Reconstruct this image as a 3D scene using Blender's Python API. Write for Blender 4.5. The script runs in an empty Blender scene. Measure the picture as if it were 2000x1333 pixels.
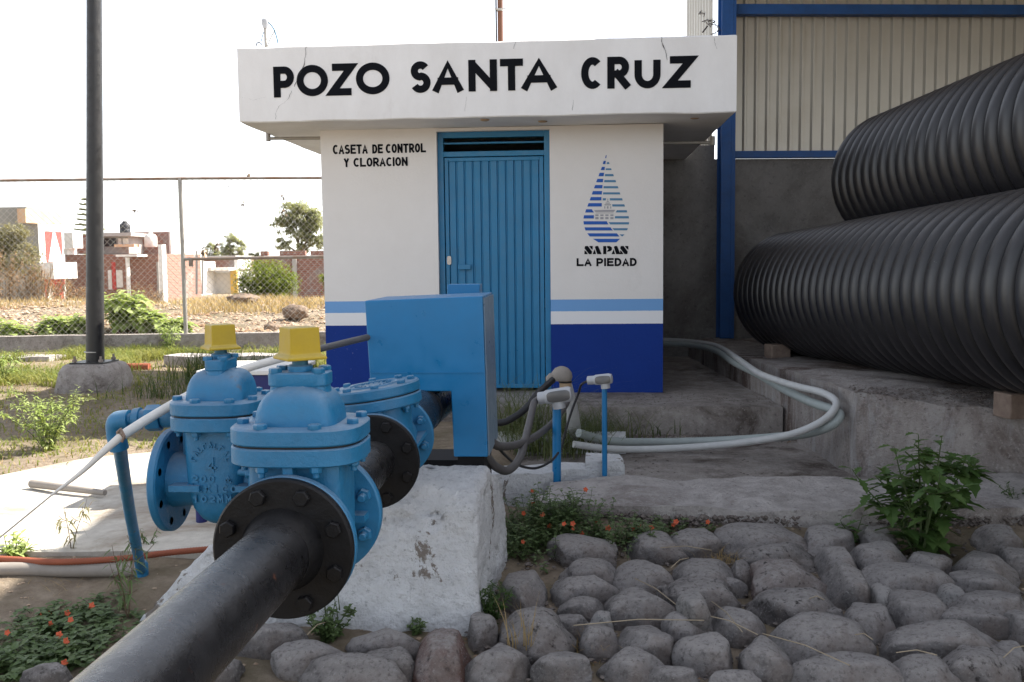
import bpy, bmesh, math, random
from math import sin, cos, pi, radians, sqrt
from mathutils import Vector, Matrix, noise

SC = bpy.context.scene
COL = SC.collection
# ------------------------------------------------------------------ camera, sky, sun, exposure
YAW, PITCH, ROLL, EYE, FPX = 0.0692, -0.0839, 0.0112, 1.25, 1900.0

def cam_axes():
    r, f, u = Vector((1, 0, 0)), Vector((0, 1, 0)), Vector((0, 0, 1))
    rz = Matrix.Rotation(YAW, 3, 'Z')
    r, f = rz @ r, rz @ f
    f, u = cos(PITCH) * f + sin(PITCH) * u, -sin(PITCH) * f + cos(PITCH) * u
    r, u = cos(ROLL) * r - sin(ROLL) * u, sin(ROLL) * r + cos(ROLL) * u
    return r, f, u
CR, CF, CU = cam_axes()
cam_d = bpy.data.cameras.new('camera')
cam_d.lens = 36.0 * FPX / 2000.0
cam_d.sensor_width = 36.0
cam_d.clip_start = 0.05
cam_d.clip_end = 2000
cam = bpy.data.objects.new('camera', cam_d)
COL.objects.link(cam)
cam.matrix_world = Matrix(((CR.x, CU.x, -CF.x, 0), (CR.y, CU.y, -CF.y, 0), (CR.z, CU.z, -CF.z, EYE), (0, 0, 0, 1)))
SC.camera = cam

SUN_EL = radians(45)
SUN_AZ = math.atan2(0.94, 0.346)          # from +Y towards +X
world = bpy.data.worlds.new("World")
SC.world = world
world.use_nodes = True
wn = world.node_tree
bg = wn.nodes['Background']
sky = wn.nodes.new('ShaderNodeTexSky')
sky.sky_type = 'NISHITA'
sky.sun_disc = False
sky.sun_elevation = SUN_EL
sky.sun_rotation = SUN_AZ
sky.altitude = 1700
sky.air_density = 1.0
sky.dust_density = 5.0
sky.ozone_density = 1.0
hs = wn.nodes.new('ShaderNodeHueSaturation')
hs.inputs['Saturation'].default_value = 0.38
wn.links.new(sky.outputs[0], hs.inputs['Color'])
# bright milky haze low in the sky
tcw = wn.nodes.new('ShaderNodeTexCoord'); spw = wn.nodes.new('ShaderNodeSeparateXYZ')
wn.links.new(tcw.outputs['Generated'], spw.inputs[0])
hz_ = wn.nodes.new('ShaderNodeMapRange'); hz_.inputs[1].default_value = 0.0; hz_.inputs[2].default_value = 0.45; hz_.inputs[3].default_value = 1.0; hz_.inputs[4].default_value = 0.0
hz_.interpolation_type = 'SMOOTHSTEP'
wn.links.new(spw.outputs['Z'], hz_.inputs[0])
hmx = wn.nodes.new('ShaderNodeMix'); hmx.data_type = 'RGBA'; hmx.blend_type = 'ADD'
dt = wn.nodes.new('ShaderNodeVectorMath'); dt.operation = 'DOT_PRODUCT'; dt.inputs[1].default_value = (-0.35, 0.94, 0.0)
wn.links.new(tcw.outputs['Generated'], dt.inputs[0])
side = wn.nodes.new('ShaderNodeMapRange'); side.inputs[1].default_value = -0.5; side.inputs[2].default_value = 0.6; side.inputs[3].default_value = 0.15; side.inputs[4].default_value = 1.0
wn.links.new(dt.outputs['Value'], side.inputs[0])
hm_ = wn.nodes.new('ShaderNodeMath'); hm_.operation = 'MULTIPLY'
wn.links.new(hz_.outputs[0], hm_.inputs[0]); wn.links.new(side.outputs[0], hm_.inputs[1])
wn.links.new(hm_.outputs[0], hmx.inputs[0])
wn.links.new(hs.outputs[0], hmx.inputs[6]); hmx.inputs[7].default_value = (3.0, 3.0, 3.0, 1)
wn.links.new(hmx.outputs[2], bg.inputs['Color'])
bg.inputs['Strength'].default_value = 0.125
sl = bpy.data.lights.new('sun', 'SUN')
sl.energy = 5.0
sl.angle = radians(0.5)
sl.color = (1.0, 0.94, 0.85)
so = bpy.data.objects.new('sun', sl)
COL.objects.link(so)
sdir = Vector((sin(SUN_AZ) * cos(SUN_EL), cos(SUN_AZ) * cos(SUN_EL), sin(SUN_EL)))
so.rotation_euler = (-sdir).to_track_quat('-Z', 'Y').to_euler()
so.location = (10, 10, 30)
SC.view_settings.view_transform = 'Standard'
SC.view_settings.look = 'None'
SC.view_settings.exposure = 1.48
SC.view_settings.gamma = 1.0
SC.render.engine = 'CYCLES'
SC.cycles.max_bounces = 8
SC.cycles.diffuse_bounces = 4

# ------------------------------------------------------------------ helpers
def ray(px, py):
    return CF + CR * ((px - 1000.0) / FPX) - CU * ((py - 666.5) / FPX)
def P(px, py, Z):                 # photo pixel at a camera depth
    return ray(px, py) * Z + Vector((0, 0, EYE))
def PZ(px, py, z):                # photo pixel on a level plane
    d = ray(px, py)
    return d * ((z - EYE) / d.z) + Vector((0, 0, EYE))
def PY(px, py, y):                # photo pixel on a plane parallel to the house front
    d = ray(px, py)
    return d * (y / d.y) + Vector((0, 0, EYE))
def depth_scale(p):
    return (Vector(p) - Vector((0, 0, EYE))).dot(CF) / FPX

ORG = {}
def tag(o, label=None, cat=None, group=None, kind=None):
    if label: o['label'] = label
    if cat: o['category'] = cat
    if group: o['group'] = group
    if kind: o['kind'] = kind
    return o
def thing(name, label, cat, loc=(0, 0, 0), rz=0.0, group=None):
    o = bpy.data.objects.new(name, None)
    COL.objects.link(o)
    o.empty_display_size = 0.1
    o.location = loc
    o.rotation_euler = (0, 0, rz)
    ORG[o.name] = Vector(loc)
    return tag(o, label, cat, group)
def copy_tree(o, parent=None):
    c = o.copy()
    COL.objects.link(c)
    if parent is not None: c.parent = parent
    for ch in list(o.children):
        copy_tree(ch, c)
    return c

class MB:
    def __init__(s):
        s.v = []; s.f = []
    def add(s, vs, fs):
        b = len(s.v)
        s.v.extend([tuple(v) for v in vs])
        s.f.extend([tuple(i + b for i in f) for f in fs])
        return s
    def box(s, a, b):
        x0, y0, z0 = a; x1, y1, z1 = b
        return s.add([(x0,y0,z0),(x1,y0,z0),(x1,y1,z0),(x0,y1,z0),(x0,y0,z1),(x1,y0,z1),(x1,y1,z1),(x0,y1,z1)],
                     [(0,3,2,1),(4,5,6,7),(0,1,5,4),(1,2,6,5),(2,3,7,6),(3,0,4,7)])
    def obox(s, c, size, M=None):
        hx, hy, hz = [k / 2 for k in size]
        vs = [Vector((sx*hx, sy*hy, sz*hz)) for sz in (-1,1) for sx, sy in ((-1,-1),(1,-1),(1,1),(-1,1))]
        if M is not None: vs = [M @ v for v in vs]
        c = Vector(c)
        return s.add([v + c for v in vs], [(0,3,2,1),(4,5,6,7),(0,1,5,4),(1,2,6,5),(2,3,7,6),(3,0,4,7)])
    def beam(s, a, b, w, h, up=(0, 0, 1)):
        a, b = Vector(a), Vector(b)
        d = (b - a); L = d.length; d.normalize()
        sd = d.cross(Vector(up))
        if sd.length < 1e-4: sd = d.cross(Vector((0, 1, 0)))
        sd.normalize(); u = sd.cross(d)
        M = Matrix((sd, d, u)).transposed()
        return s.obox((a + b) / 2, (w, L, h), M)
    def tube(s, pts, r, seg=12, caps=True):
        pts = [Vector(p) for p in pts]
        n = len(pts)
        rs = list(r) if hasattr(r, '__len__') else [r] * n
        t = [(pts[min(i+1, n-1)] - pts[max(i-1, 0)]).normalized() for i in range(n)]
        u = t[0].cross(Vector((0, 0, 1)))
        if u.length < 1e-3: u = t[0].cross(Vector((0, 1, 0)))
        u.normalize()
        b = len(s.v)
        for i in range(n):
            u = (u - t[i] * u.dot(t[i]))
            if u.length < 1e-6: u = t[i].orthogonal()
            u.normalize()
            w = t[i].cross(u)
            for k in range(seg):
                a = 2 * pi * k / seg
                s.v.append(tuple(pts[i] + (u * cos(a) + w * sin(a)) * rs[i]))
        for i in range(n - 1):
            for k in range(seg):
                k2 = (k + 1) % seg
                s.f.append((b+i*seg+k, b+i*seg+k2, b+(i+1)*seg+k2, b+(i+1)*seg+k))
        if caps:
            s.f.append(tuple(b + k for k in range(seg))[::-1])
            s.f.append(tuple(b + (n-1)*seg + k for k in range(seg)))
        return s
    def lathe(s, prof, o=(0,0,0), d=(0,0,1), seg=32, closed=False):
        o, d = Vector(o), Vector(d).normalized()
        u = d.orthogonal().normalized(); w = d.cross(u)
        b = len(s.v); n = len(prof)
        for r, h in prof:
            for k in range(seg):
                a = 2 * pi * k / seg
                s.v.append(tuple(o + d * h + (u * cos(a) + w * sin(a)) * max(r, 1e-5)))
        for i in range(n if closed else n - 1):
            j = (i + 1) % n
            for k in range(seg):
                k2 = (k + 1) % seg
                s.f.append((b+i*seg+k, b+i*seg+k2, b+j*seg+k2, b+j*seg+k))
        if not closed:
            if prof[0][0] > 1e-4: s.f.append(tuple(b + k for k in range(seg))[::-1])
            if prof[-1][0] > 1e-4: s.f.append(tuple(b + (n-1)*seg + k for k in range(seg)))
        return s
    def loft(s, secs, seg=40, o=(0,0,0)):     # secs: (z, hx, hy, exponent[, cx, cy])
        b = len(s.v); o = Vector(o)
        for sec in secs:
            z, hx, hy, e = sec[:4]
            cx, cy = (sec[4], sec[5]) if len(sec) > 4 else (0, 0)
            for k in range(seg):
                a = 2 * pi * (k + 0.5) / seg
                c, q = cos(a), sin(a)
                m = (abs(c) ** e + abs(q) ** e) ** (-1.0 / e)
                s.v.append(tuple(o + Vector((cx + hx * c * m, cy + hy * q * m, z))))
        for i in range(len(secs) - 1):
            for k in range(seg):
                k2 = (k + 1) % seg
                s.f.append((b+i*seg+k, b+i*seg+k2, b+(i+1)*seg+k2, b+(i+1)*seg+k))
        s.f.append(tuple(b + k for k in range(seg))[::-1])
        s.f.append(tuple(b + (len(secs)-1)*seg + k for k in range(seg)))
        return s
    def prism(s, poly, o, ux, uy, depth):     # poly in the (ux,uy) plane, pushed along ux x uy
        o, ux, uy = Vector(o), Vector(ux), Vector(uy)
        nn = ux.cross(uy).normalized()
        n = len(poly)
        vs = [o + ux * p[0] + uy * p[1] for p in poly] + [o + ux * p[0] + uy * p[1] + nn * depth for p in poly]
        fs = [tuple(range(n))[::-1], tuple(range(n, 2 * n))]
        fs += [(i, (i+1) % n, n + (i+1) % n, n + i) for i in range(n)]
        return s.add(vs, fs)
    def build(s, name, mat, parent=None, smooth=None, bevel=0, local=False, bevseg=2):
        me = bpy.data.meshes.new(name)
        off = Vector((0, 0, 0))
        if parent is not None and not local: off = ORG.get(parent.name, off)
        vs = s.v if off.length == 0 else [(v[0]-off.x, v[1]-off.y, v[2]-off.z) for v in s.v]
        me.from_pydata(vs, [], s.f)
        if bevel:
            bm = bmesh.new(); bm.from_mesh(me)
            es = [e for e in bm.edges if len(e.link_faces) == 2 and e.calc_face_angle(0) > 0.5]
            bmesh.ops.bevel(bm, geom=es, offset=bevel, segments=bevseg, affect='EDGES', profile=0.5, clamp_overlap=True)
            bm.to_mesh(me); bm.free()
        if smooth is not None:
            me.polygons.foreach_set('use_smooth', [True] * len(me.polygons))
            me.set_sharp_from_angle(angle=radians(smooth))
        me.materials.append(mat)
        o = bpy.data.objects.new(name, me)
        COL.objects.link(o)
        if parent is not None: o.parent = parent
        ORG[o.name] = off
        return o

def share(src, name, parent, M):
    o = bpy.data.objects.new(name, src)
    COL.objects.link(o)
    o.parent = parent
    o.matrix_local = M
    return o
def frame(o, d, roll=0.0):                 # matrix with local Z along d
    d = Vector(d).normalized()
    q = d.to_track_quat('Z', 'Y')
    return Matrix.Translation(Vector(o)) @ q.to_matrix().to_4x4() @ Matrix.Rotation(roll, 4, 'Z')
def smooth_path(pts, n=8):
    pts = [Vector(p) for p in pts]
    out = []
    for i in range(len(pts) - 1):
        p0, p1, p2, p3 = pts[max(i-1, 0)], pts[i], pts[i+1], pts[min(i+2, len(pts)-1)]
        for k in range(n):
            t = k / n
            out.append(0.5 * ((2*p1) + (p2-p0)*t + (2*p0-5*p1+4*p2-p3)*t*t + (3*p1-p0-3*p2+p3)*t**3))
    out.append(pts[-1])
    return out
def resample(pts, step):
    out = [pts[0]]; acc = 0
    for a, b in zip(pts, pts[1:]):
        L = (b - a).length
        if L < 1e-9: continue
        t = step - acc
        while t <= L:
            out.append(a + (b - a) * (t / L)); t += step
        acc = (acc + L) % step
    return out
def fbm(p, o=4):
    return noise.fractal(Vector(p), 0.9, 2.0, o)

# ------------------------------------------------------------------ materials
def new_mat(name):
    m = bpy.data.materials.new(name)
    m.use_nodes = True
    nt = m.node_tree
    return m, nt, nt.nodes['Principled BSDF']
def N(nt, t, **kw):
    n = nt.nodes.new(t)
    for k, v in kw.items():
        if k in n.inputs: n.inputs[k].default_value = v
        else: setattr(n, k, v)
    return n
def tex_noise(nt, scale, detail=6, rough=0.6, src='Object', stretch=None, dist=0.0):
    tc = N(nt, 'ShaderNodeTexCoord')
    n = N(nt, 'ShaderNodeTexNoise')
    n.inputs['Scale'].default_value = scale
    n.inputs['Detail'].default_value = detail
    n.inputs['Roughness'].default_value = rough
    n.inputs['Distortion'].default_value = dist
    if stretch:
        mp = N(nt, 'ShaderNodeMapping')
        mp.inputs['Scale'].default_value = stretch
        nt.links.new(tc.outputs[src], mp.inputs['Vector'])
        nt.links.new(mp.outputs[0], n.inputs['Vector'])
    else:
        nt.links.new(tc.outputs[src], n.inputs['Vector'])
    return n
def ramp(nt, fac, stops):
    r = N(nt, 'ShaderNodeValToRGB')
    el = r.color_ramp.elements
    while len(el) < len(stops): el.new(0.5)
    for e, (p, c) in zip(el, stops):
        e.position = p
        e.color = (c[0], c[1], c[2], 1) if hasattr(c, '__len__') else (c, c, c, 1)
    nt.links.new(fac, r.inputs['Fac'])
    return r
def mix(nt, fac, a, b, mode='MIX'):
    m = N(nt, 'ShaderNodeMix')
    m.data_type = 'RGBA'; m.blend_type = mode
    for sock, val in ((m.inputs[0], fac), (m.inputs[6], a), (m.inputs[7], b)):
        if isinstance(val, bpy.types.NodeSocket): nt.links.new(val, sock)
        elif hasattr(val, '__len__'): sock.default_value = (val[0], val[1], val[2], 1)
        else: sock.default_value = val
    return m.outputs[2]
def bump(nt, b, height, strength=0.4, dist=0.02):
    bp = N(nt, 'ShaderNodeBump')
    bp.inputs['Strength'].default_value = strength
    bp.inputs['Distance'].default_value = dist
    nt.links.new(height, bp.inputs['Height'])
    nt.links.new(bp.outputs[0], b.inputs['Normal'])
    return bp
def upness(nt, lo=0.3, hi=0.95):
    g = N(nt, 'ShaderNodeNewGeometry')
    sp = N(nt, 'ShaderNodeSeparateXYZ')
    nt.links.new(g.outputs['Normal'], sp.inputs[0])
    mr = N(nt, 'ShaderNodeMapRange')
    mr.inputs[1].default_value = lo; mr.inputs[2].default_value = hi
    nt.links.new(sp.outputs['Z'], mr.inputs[0])
    return mr.outputs[0]
def mul(nt, a, b):
    m = N(nt, 'ShaderNodeMath'); m.operation = 'MULTIPLY'
    for i, val in enumerate((a, b)):
        if isinstance(val, bpy.types.NodeSocket): nt.links.new(val, m.inputs[i])
        else: m.inputs[i].default_value = val
    return m.outputs[0]

def m_rough(name, c1, c2, scale=6, rough=0.85, bscale=60, bstr=0.4, bdist=0.01, c3=None, s3=1.2, t3=(0.52, 0.66), stretch=None, src='Object', grain=0.0, gscale=60):
    m, nt, b = new_mat(name)
    n1 = tex_noise(nt, scale, 8, 0.65, src, stretch)
    col = mix(nt, ramp(nt, n1.outputs[0], [(0.33, 0.0), (0.67, 1.0)]).outputs[0], c1, c2)
    if c3:
        n3 = tex_noise(nt, s3, 7, 0.7, src, stretch, 0.4)
        col = mix(nt, ramp(nt, n3.outputs[0], [(t3[0], 0.0), (t3[1], 1.0)]).outputs[0], col, c3)
    if grain:
        ng = tex_noise(nt, gscale, 5, 0.75, src)
        col = mix(nt, mul(nt, ramp(nt, ng.outputs[0], [(0.30, 1.0), (0.45, 0.0)]).outputs[0], grain), col, tuple(k * 0.32 for k in c1))
        ng2 = tex_noise(nt, gscale * 1.7, 4, 0.7, src)
        col = mix(nt, mul(nt, ramp(nt, ng2.outputs[0], [(0.56, 0.0), (0.70, 1.0)]).outputs[0], grain * 0.6), col, tuple(min(0.9, k * 1.45) for k in c2))
    nt.links.new(col, b.inputs['Base Color'])
    b.inputs['Roughness'].default_value = rough
    b.inputs['Specular IOR Level'].default_value = 0.25
    nb = tex_noise(nt, bscale, 6, 0.7, src)
    bump(nt, b, nb.outputs[0], bstr, bdist)
    return m
def m_paint(name, c, rough=0.4, dust=0.35, dustc=(0.30, 0.28, 0.25), chip=None, spec=0.5, bstr=0.12, worn=0.12):
    m, nt, b = new_mat(name)
    n1 = tex_noise(nt, 7, 6, 0.7)
    dark = tuple(k * (1 - worn * 2) for k in c); lite = tuple(min(1, k * (1 + worn) + worn * 0.03) for k in c)
    col = mix(nt, ramp(nt, n1.outputs[0], [(0.3, 0.0), (0.7, 1.0)]).outputs[0], dark, lite)
    if dust:
        n2 = tex_noise(nt, 11, 8, 0.75)
        d = mul(nt, mul(nt, upness(nt), ramp(nt, n2.outputs[0], [(0.3, 0.25), (0.65, 1.0)]).outputs[0]), dust)
        col = mix(nt, d, col, dustc)
    if chip:
        n3 = tex_noise(nt, 26, 5, 0.7)
        n4 = tex_noise(nt, 3, 2, 0.5)
        f = mul(nt, ramp(nt, n3.outputs[0], [(0.66, 0.0), (0.69, 1.0)]).outputs[0], ramp(nt, n4.outputs[0], [(0.48, 0.0), (0.6, 1.0)]).outputs[0])
        col = mix(nt, f, col, chip)
    nt.links.new(col, b.inputs['Base Color'])
    nr = tex_noise(nt, 14, 6, 0.7)
    r = ramp(nt, nr.outputs[0], [(0.3, max(0.05, rough - 0.12)), (0.7, min(1, rough + 0.18))])
    nt.links.new(r.outputs[0], b.inputs['Roughness'])
    b.inputs['Specular IOR Level'].default_value = spec
    nb = tex_noise(nt, 42, 7, 0.72)
    bump(nt, b, nb.outputs[0], bstr, 0.012)
    return m
def m_leaf(name, c1, c2, c3, scale=14, trans=0.35, rough=0.5):
    m, nt, b = new_mat(name)
    n1 = tex_noise(nt, scale, 3, 0.6)
    r = ramp(nt, n1.outputs[0], [(0.3, c1), (0.5, c2), (0.72, c3)])
    nt.links.new(r.outputs[0], b.inputs['Base Color'])
    b.inputs['Roughness'].default_value = rough
    b.inputs['Specular IOR Level'].default_value = 0.3
    tr = N(nt, 'ShaderNodeBsdfTranslucent')
    tcol = mix(nt, 0.5, r.outputs[0], (c3[0] * 1.4, c3[1] * 1.4, c3[2] * 0.7))
    nt.links.new(tcol, tr.inputs['Color'])
    ms = N(nt, 'ShaderNodeMixShader')
    ms.inputs[0].default_value = trans
    nt.links.new(b.outputs[0], ms.inputs[1]); nt.links.new(tr.outputs[0], ms.inputs[2])
    nt.links.new(ms.outputs[0], nt.nodes['Material Output'].inputs['Surface'])
    return m
def m_plain(name, c, rough=0.6, metal=0.0, spec=0.4):
    m, nt, b = new_mat(name)
    n1 = tex_noise(nt, 18, 6, 0.7)
    col = mix(nt, n1.outputs[0], tuple(k * 0.75 for k in c), tuple(min(1, k * 1.2) for k in c))
    nt.links.new(col, b.inputs['Base Color'])
    b.inputs['Roughness'].default_value = rough
    b.inputs['Metallic'].default_value = metal
    b.inputs['Specular IOR Level'].default_value = spec
    return m
def m_brick(name, c1, c2, mortar, bw=0.26, bh=0.075, patch=(0.35, 0.33, 0.31), pt=(0.55, 0.62)):
    m, nt, b = new_mat(name)
    tc = N(nt, 'ShaderNodeTexCoord'); g = N(nt, 'ShaderNodeNewGeometry')
    sp = N(nt, 'ShaderNodeSeparateXYZ'); nt.links.new(tc.outputs['Object'], sp.inputs[0])
    add = N(nt, 'ShaderNodeMath'); add.operation = 'ADD'
    nt.links.new(sp.outputs['X'], add.inputs[0]); nt.links.new(sp.outputs['Y'], add.inputs[1])
    cb = N(nt, 'ShaderNodeCombineXYZ'); nt.links.new(add.outputs[0], cb.inputs[0]); nt.links.new(sp.outputs['Z'], cb.inputs[1])
    br = N(nt, 'ShaderNodeTexBrick')
    br.inputs['Color1'].default_value = (*c1, 1); br.inputs['Color2'].default_value = (*c2, 1); br.inputs['Mortar'].default_value = (*mortar, 1)
    br.inputs['Scale'].default_value = 1.0
    br.inputs['Brick Width'].default_value = bw; br.inputs['Row Height'].default_value = bh; br.inputs['Mortar Size'].default_value = 0.012
    nt.links.new(cb.outputs[0], br.inputs['Vector'])
    n = tex_noise(nt, 0.9, 5, 0.7)
    col = mix(nt, ramp(nt, n.outputs[0], [(pt[0], 0.0), (pt[1], 0.7)]).outputs[0], br.outputs['Color'], patch)
    nt.links.new(col, b.inputs['Base Color'])
    b.inputs['Roughness'].default_value = 0.9
    return m

M = {}
M['conc'] = m_rough('grey_concrete', (0.37, 0.335, 0.315), (0.56, 0.52, 0.495), 9, 0.9, 60, 1.0, 0.02, (0.22, 0.185, 0.165), 1.8, (0.52, 0.68), grain=0.7, gscale=38)
M['conc_dirty'] = m_rough('dusty_concrete', (0.26, 0.228, 0.205), (0.43, 0.39, 0.36), 8, 0.92, 60, 1.0, 0.02, (0.13, 0.105, 0.09), 2.2, (0.50, 0.64), grain=0.7, gscale=34)
M['conc_pale'] = m_rough('pale_concrete', (0.42, 0.385, 0.33), (0.58, 0.54, 0.47), 9, 0.92, 50, 0.6, 0.01, (0.27, 0.215, 0.16), 1.5, (0.50, 0.66))
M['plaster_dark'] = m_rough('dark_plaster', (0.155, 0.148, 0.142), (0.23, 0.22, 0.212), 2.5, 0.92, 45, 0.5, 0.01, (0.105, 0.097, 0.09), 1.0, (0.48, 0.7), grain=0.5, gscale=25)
M['black_pipe'] = m_paint('black_pipe_paint', (0.006, 0.006, 0.0075), 0.25, 0.26, (0.15, 0.145, 0.145), (0.10, 0.035, 0.02), 0.85, 0.25)
M['black_flange'] = m_paint('black_flange_paint', (0.005, 0.005, 0.006), 0.45, 0.10, (0.10, 0.09, 0.085), None, 0.22, 0.25)
M['blue'] = m_paint('valve_blue_paint', (0.012, 0.163, 0.335), 0.40, 0.46, (0.33, 0.32, 0.30), (0.12, 0.10, 0.09), 0.5, 0.3)
M['blue_box'] = m_paint('cover_blue_paint', (0.003, 0.16, 0.375), 0.36, 0.15, (0.30, 0.31, 0.30), None, 0.5, 0.03, 0.05)
M['blue_sheen'] = m_paint('blue_grey_painted_sheen', (0.16, 0.23, 0.30), 0.35, 0.2, (0.30, 0.31, 0.30), None, 0.5, 0.05, 0.08)  # cover blue with its glossy reflection painted in as paler grey-blue
M['blue_door'] = m_paint('door_blue_paint', (0.008, 0.17, 0.35), 0.38, 0.15, (0.25, 0.25, 0.23), None, 0.5, 0.04, 0.06)
M['blue_steel'] = m_paint('structural_blue_paint', (0.012, 0.075, 0.25), 0.5, 0.25, (0.25, 0.23, 0.2), None, 0.4, 0.05)
M['navy'] = m_paint('navy_paint', (0.012, 0.018, 0.12), 0.5, 0.1, (0.3, 0.3, 0.3), None, 0.4, 0.1)
M['yellow'] = m_paint('yellow_paint', (0.42, 0.295, 0.012), 0.5, 0.4, (0.45, 0.40, 0.25), (0.25, 0.10, 0.03), 0.4, 0.15, 0.08)
M['stem'] = m_plain('greasy_blue_steel', (0.03, 0.13, 0.20), 0.45, 0.2)
M['rubber'] = m_plain('black_gasket', (0.012, 0.012, 0.014), 0.6)
M['black'] = m_plain('black_lettering', (0.007, 0.008, 0.011), 0.85, 0, 0.1)
M['cable'] = m_plain('black_cable', (0.018, 0.018, 0.02), 0.5)
M['flex'] = m_plain('grey_flexible_conduit', (0.10, 0.095, 0.095), 0.55)
M['fitting'] = m_plain('cast_grey_fitting', (0.46, 0.47, 0.49), 0.45, 0.2)
M['fit_cover'] = m_plain('dull_steel_cover', (0.17, 0.165, 0.16), 0.4, 0.4)
M['pvc'] = m_plain('weathered_white_pvc', (0.46, 0.465, 0.46), 0.5)
M['pvc_green'] = m_plain('green_grey_pvc', (0.31, 0.345, 0.335), 0.5)
M['pvc_dirty'] = m_plain('dirty_grey_pvc', (0.27, 0.24, 0.21), 0.7)
M['tape'] = m_plain('tan_tape', (0.42, 0.30, 0.19), 0.7)
M['orange'] = m_plain('orange_conduit', (0.28, 0.08, 0.04), 0.7)
M['post_steel'] = m_plain('galvanised_steel', (0.34, 0.32, 0.29), 0.5, 0.3)
M['rust'] = m_rough('rusty_galvanised_rail', (0.30, 0.28, 0.26), (0.22, 0.13, 0.08), 5, 0.7, 80, 0.2, 0.003)
M['wire'] = m_plain('dull_wire', (0.50, 0.47, 0.43), 0.5, 0.2)
M['wire_dark'] = m_plain('dark_wire', (0.10, 0.09, 0.085), 0.6, 0.3)
M['pole'] = m_paint('black_pole_paint', (0.017, 0.016, 0.016), 0.40, 0.0, (0.2, 0.2, 0.2), (0.05, 0.03, 0.02), 0.5, 0.06)
M['brown_pole'] = m_plain('rust_brown_pole', (0.16, 0.07, 0.04), 0.7)
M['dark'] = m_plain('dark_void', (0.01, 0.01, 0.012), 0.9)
def m_plat():
    m = m_rough('stained_platform_concrete', (0.28, 0.245, 0.225), (0.46, 0.42, 0.395), 8, 0.92, 60, 1.0, 0.025, (0.14, 0.10, 0.083), 1.8, (0.5, 0.62), (1, 1, 0.5), grain=0.7, gscale=36)
    nt = m.node_tree; b = nt.nodes['Principled BSDF']
    src = b.inputs['Base Color'].links[0].from_socket
    n = tex_noise(nt, 5, 7, 0.7, 'Object', (1, 1, 0.3), 0.6)
    g = N(nt, 'ShaderNodeNewGeometry'); sp = N(nt, 'ShaderNodeSeparateXYZ'); nt.links.new(g.outputs['Normal'], sp.inputs[0])
    fz = N(nt, 'ShaderNodeMapRange'); nt.links.new(sp.outputs['Z'], fz.inputs[0]); fz.inputs[1].default_value = 0.7; fz.inputs[2].default_value = 0.3
    f = mul(nt, mul(nt, ramp(nt, n.outputs[0], [(0.54, 0.0), (0.68, 1.0)]).outputs[0], fz.outputs[0]), 0.75)
    nt.links.new(mix(nt, f, src, (0.48, 0.47, 0.47)), b.inputs['Base Color'])
    return m
M['plat'] = m_plat()
M['wood'] = m_rough('old_timber', (0.20, 0.16, 0.12), (0.30, 0.25, 0.20), 9, 0.85, 50, 0.4, 0.006, stretch=(1, 12, 12))
M['brick_block'] = m_rough('dusty_brick', (0.17, 0.12, 0.095), (0.27, 0.21, 0.17), 14, 0.9, 70, 0.6, 0.008)
M['corr'] = None
M['cladding'] = m_rough('galvanised_cladding', (0.43, 0.40, 0.345), (0.48, 0.45, 0.395), 1.2, 0.36, 90, 0.02, 0.001, (0.38, 0.34, 0.28), 0.5, (0.5, 0.8))
M['cladding'].node_tree.nodes['Principled BSDF'].inputs['Metallic'].default_value = 0.45
M['white_block'] = m_rough('whitewashed_rough_concrete', (0.80, 0.80, 0.805), (0.91, 0.91, 0.915), 12, 0.9, 34, 1.0, 0.05, (0.30, 0.255, 0.22), 4.5, (0.615, 0.64), grain=0.55, gscale=40)
M['white_wall'] = None
M['straw'] = m_plain('dry_straw', (0.36, 0.29, 0.20), 0.8)
M['soil'] = None

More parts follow.
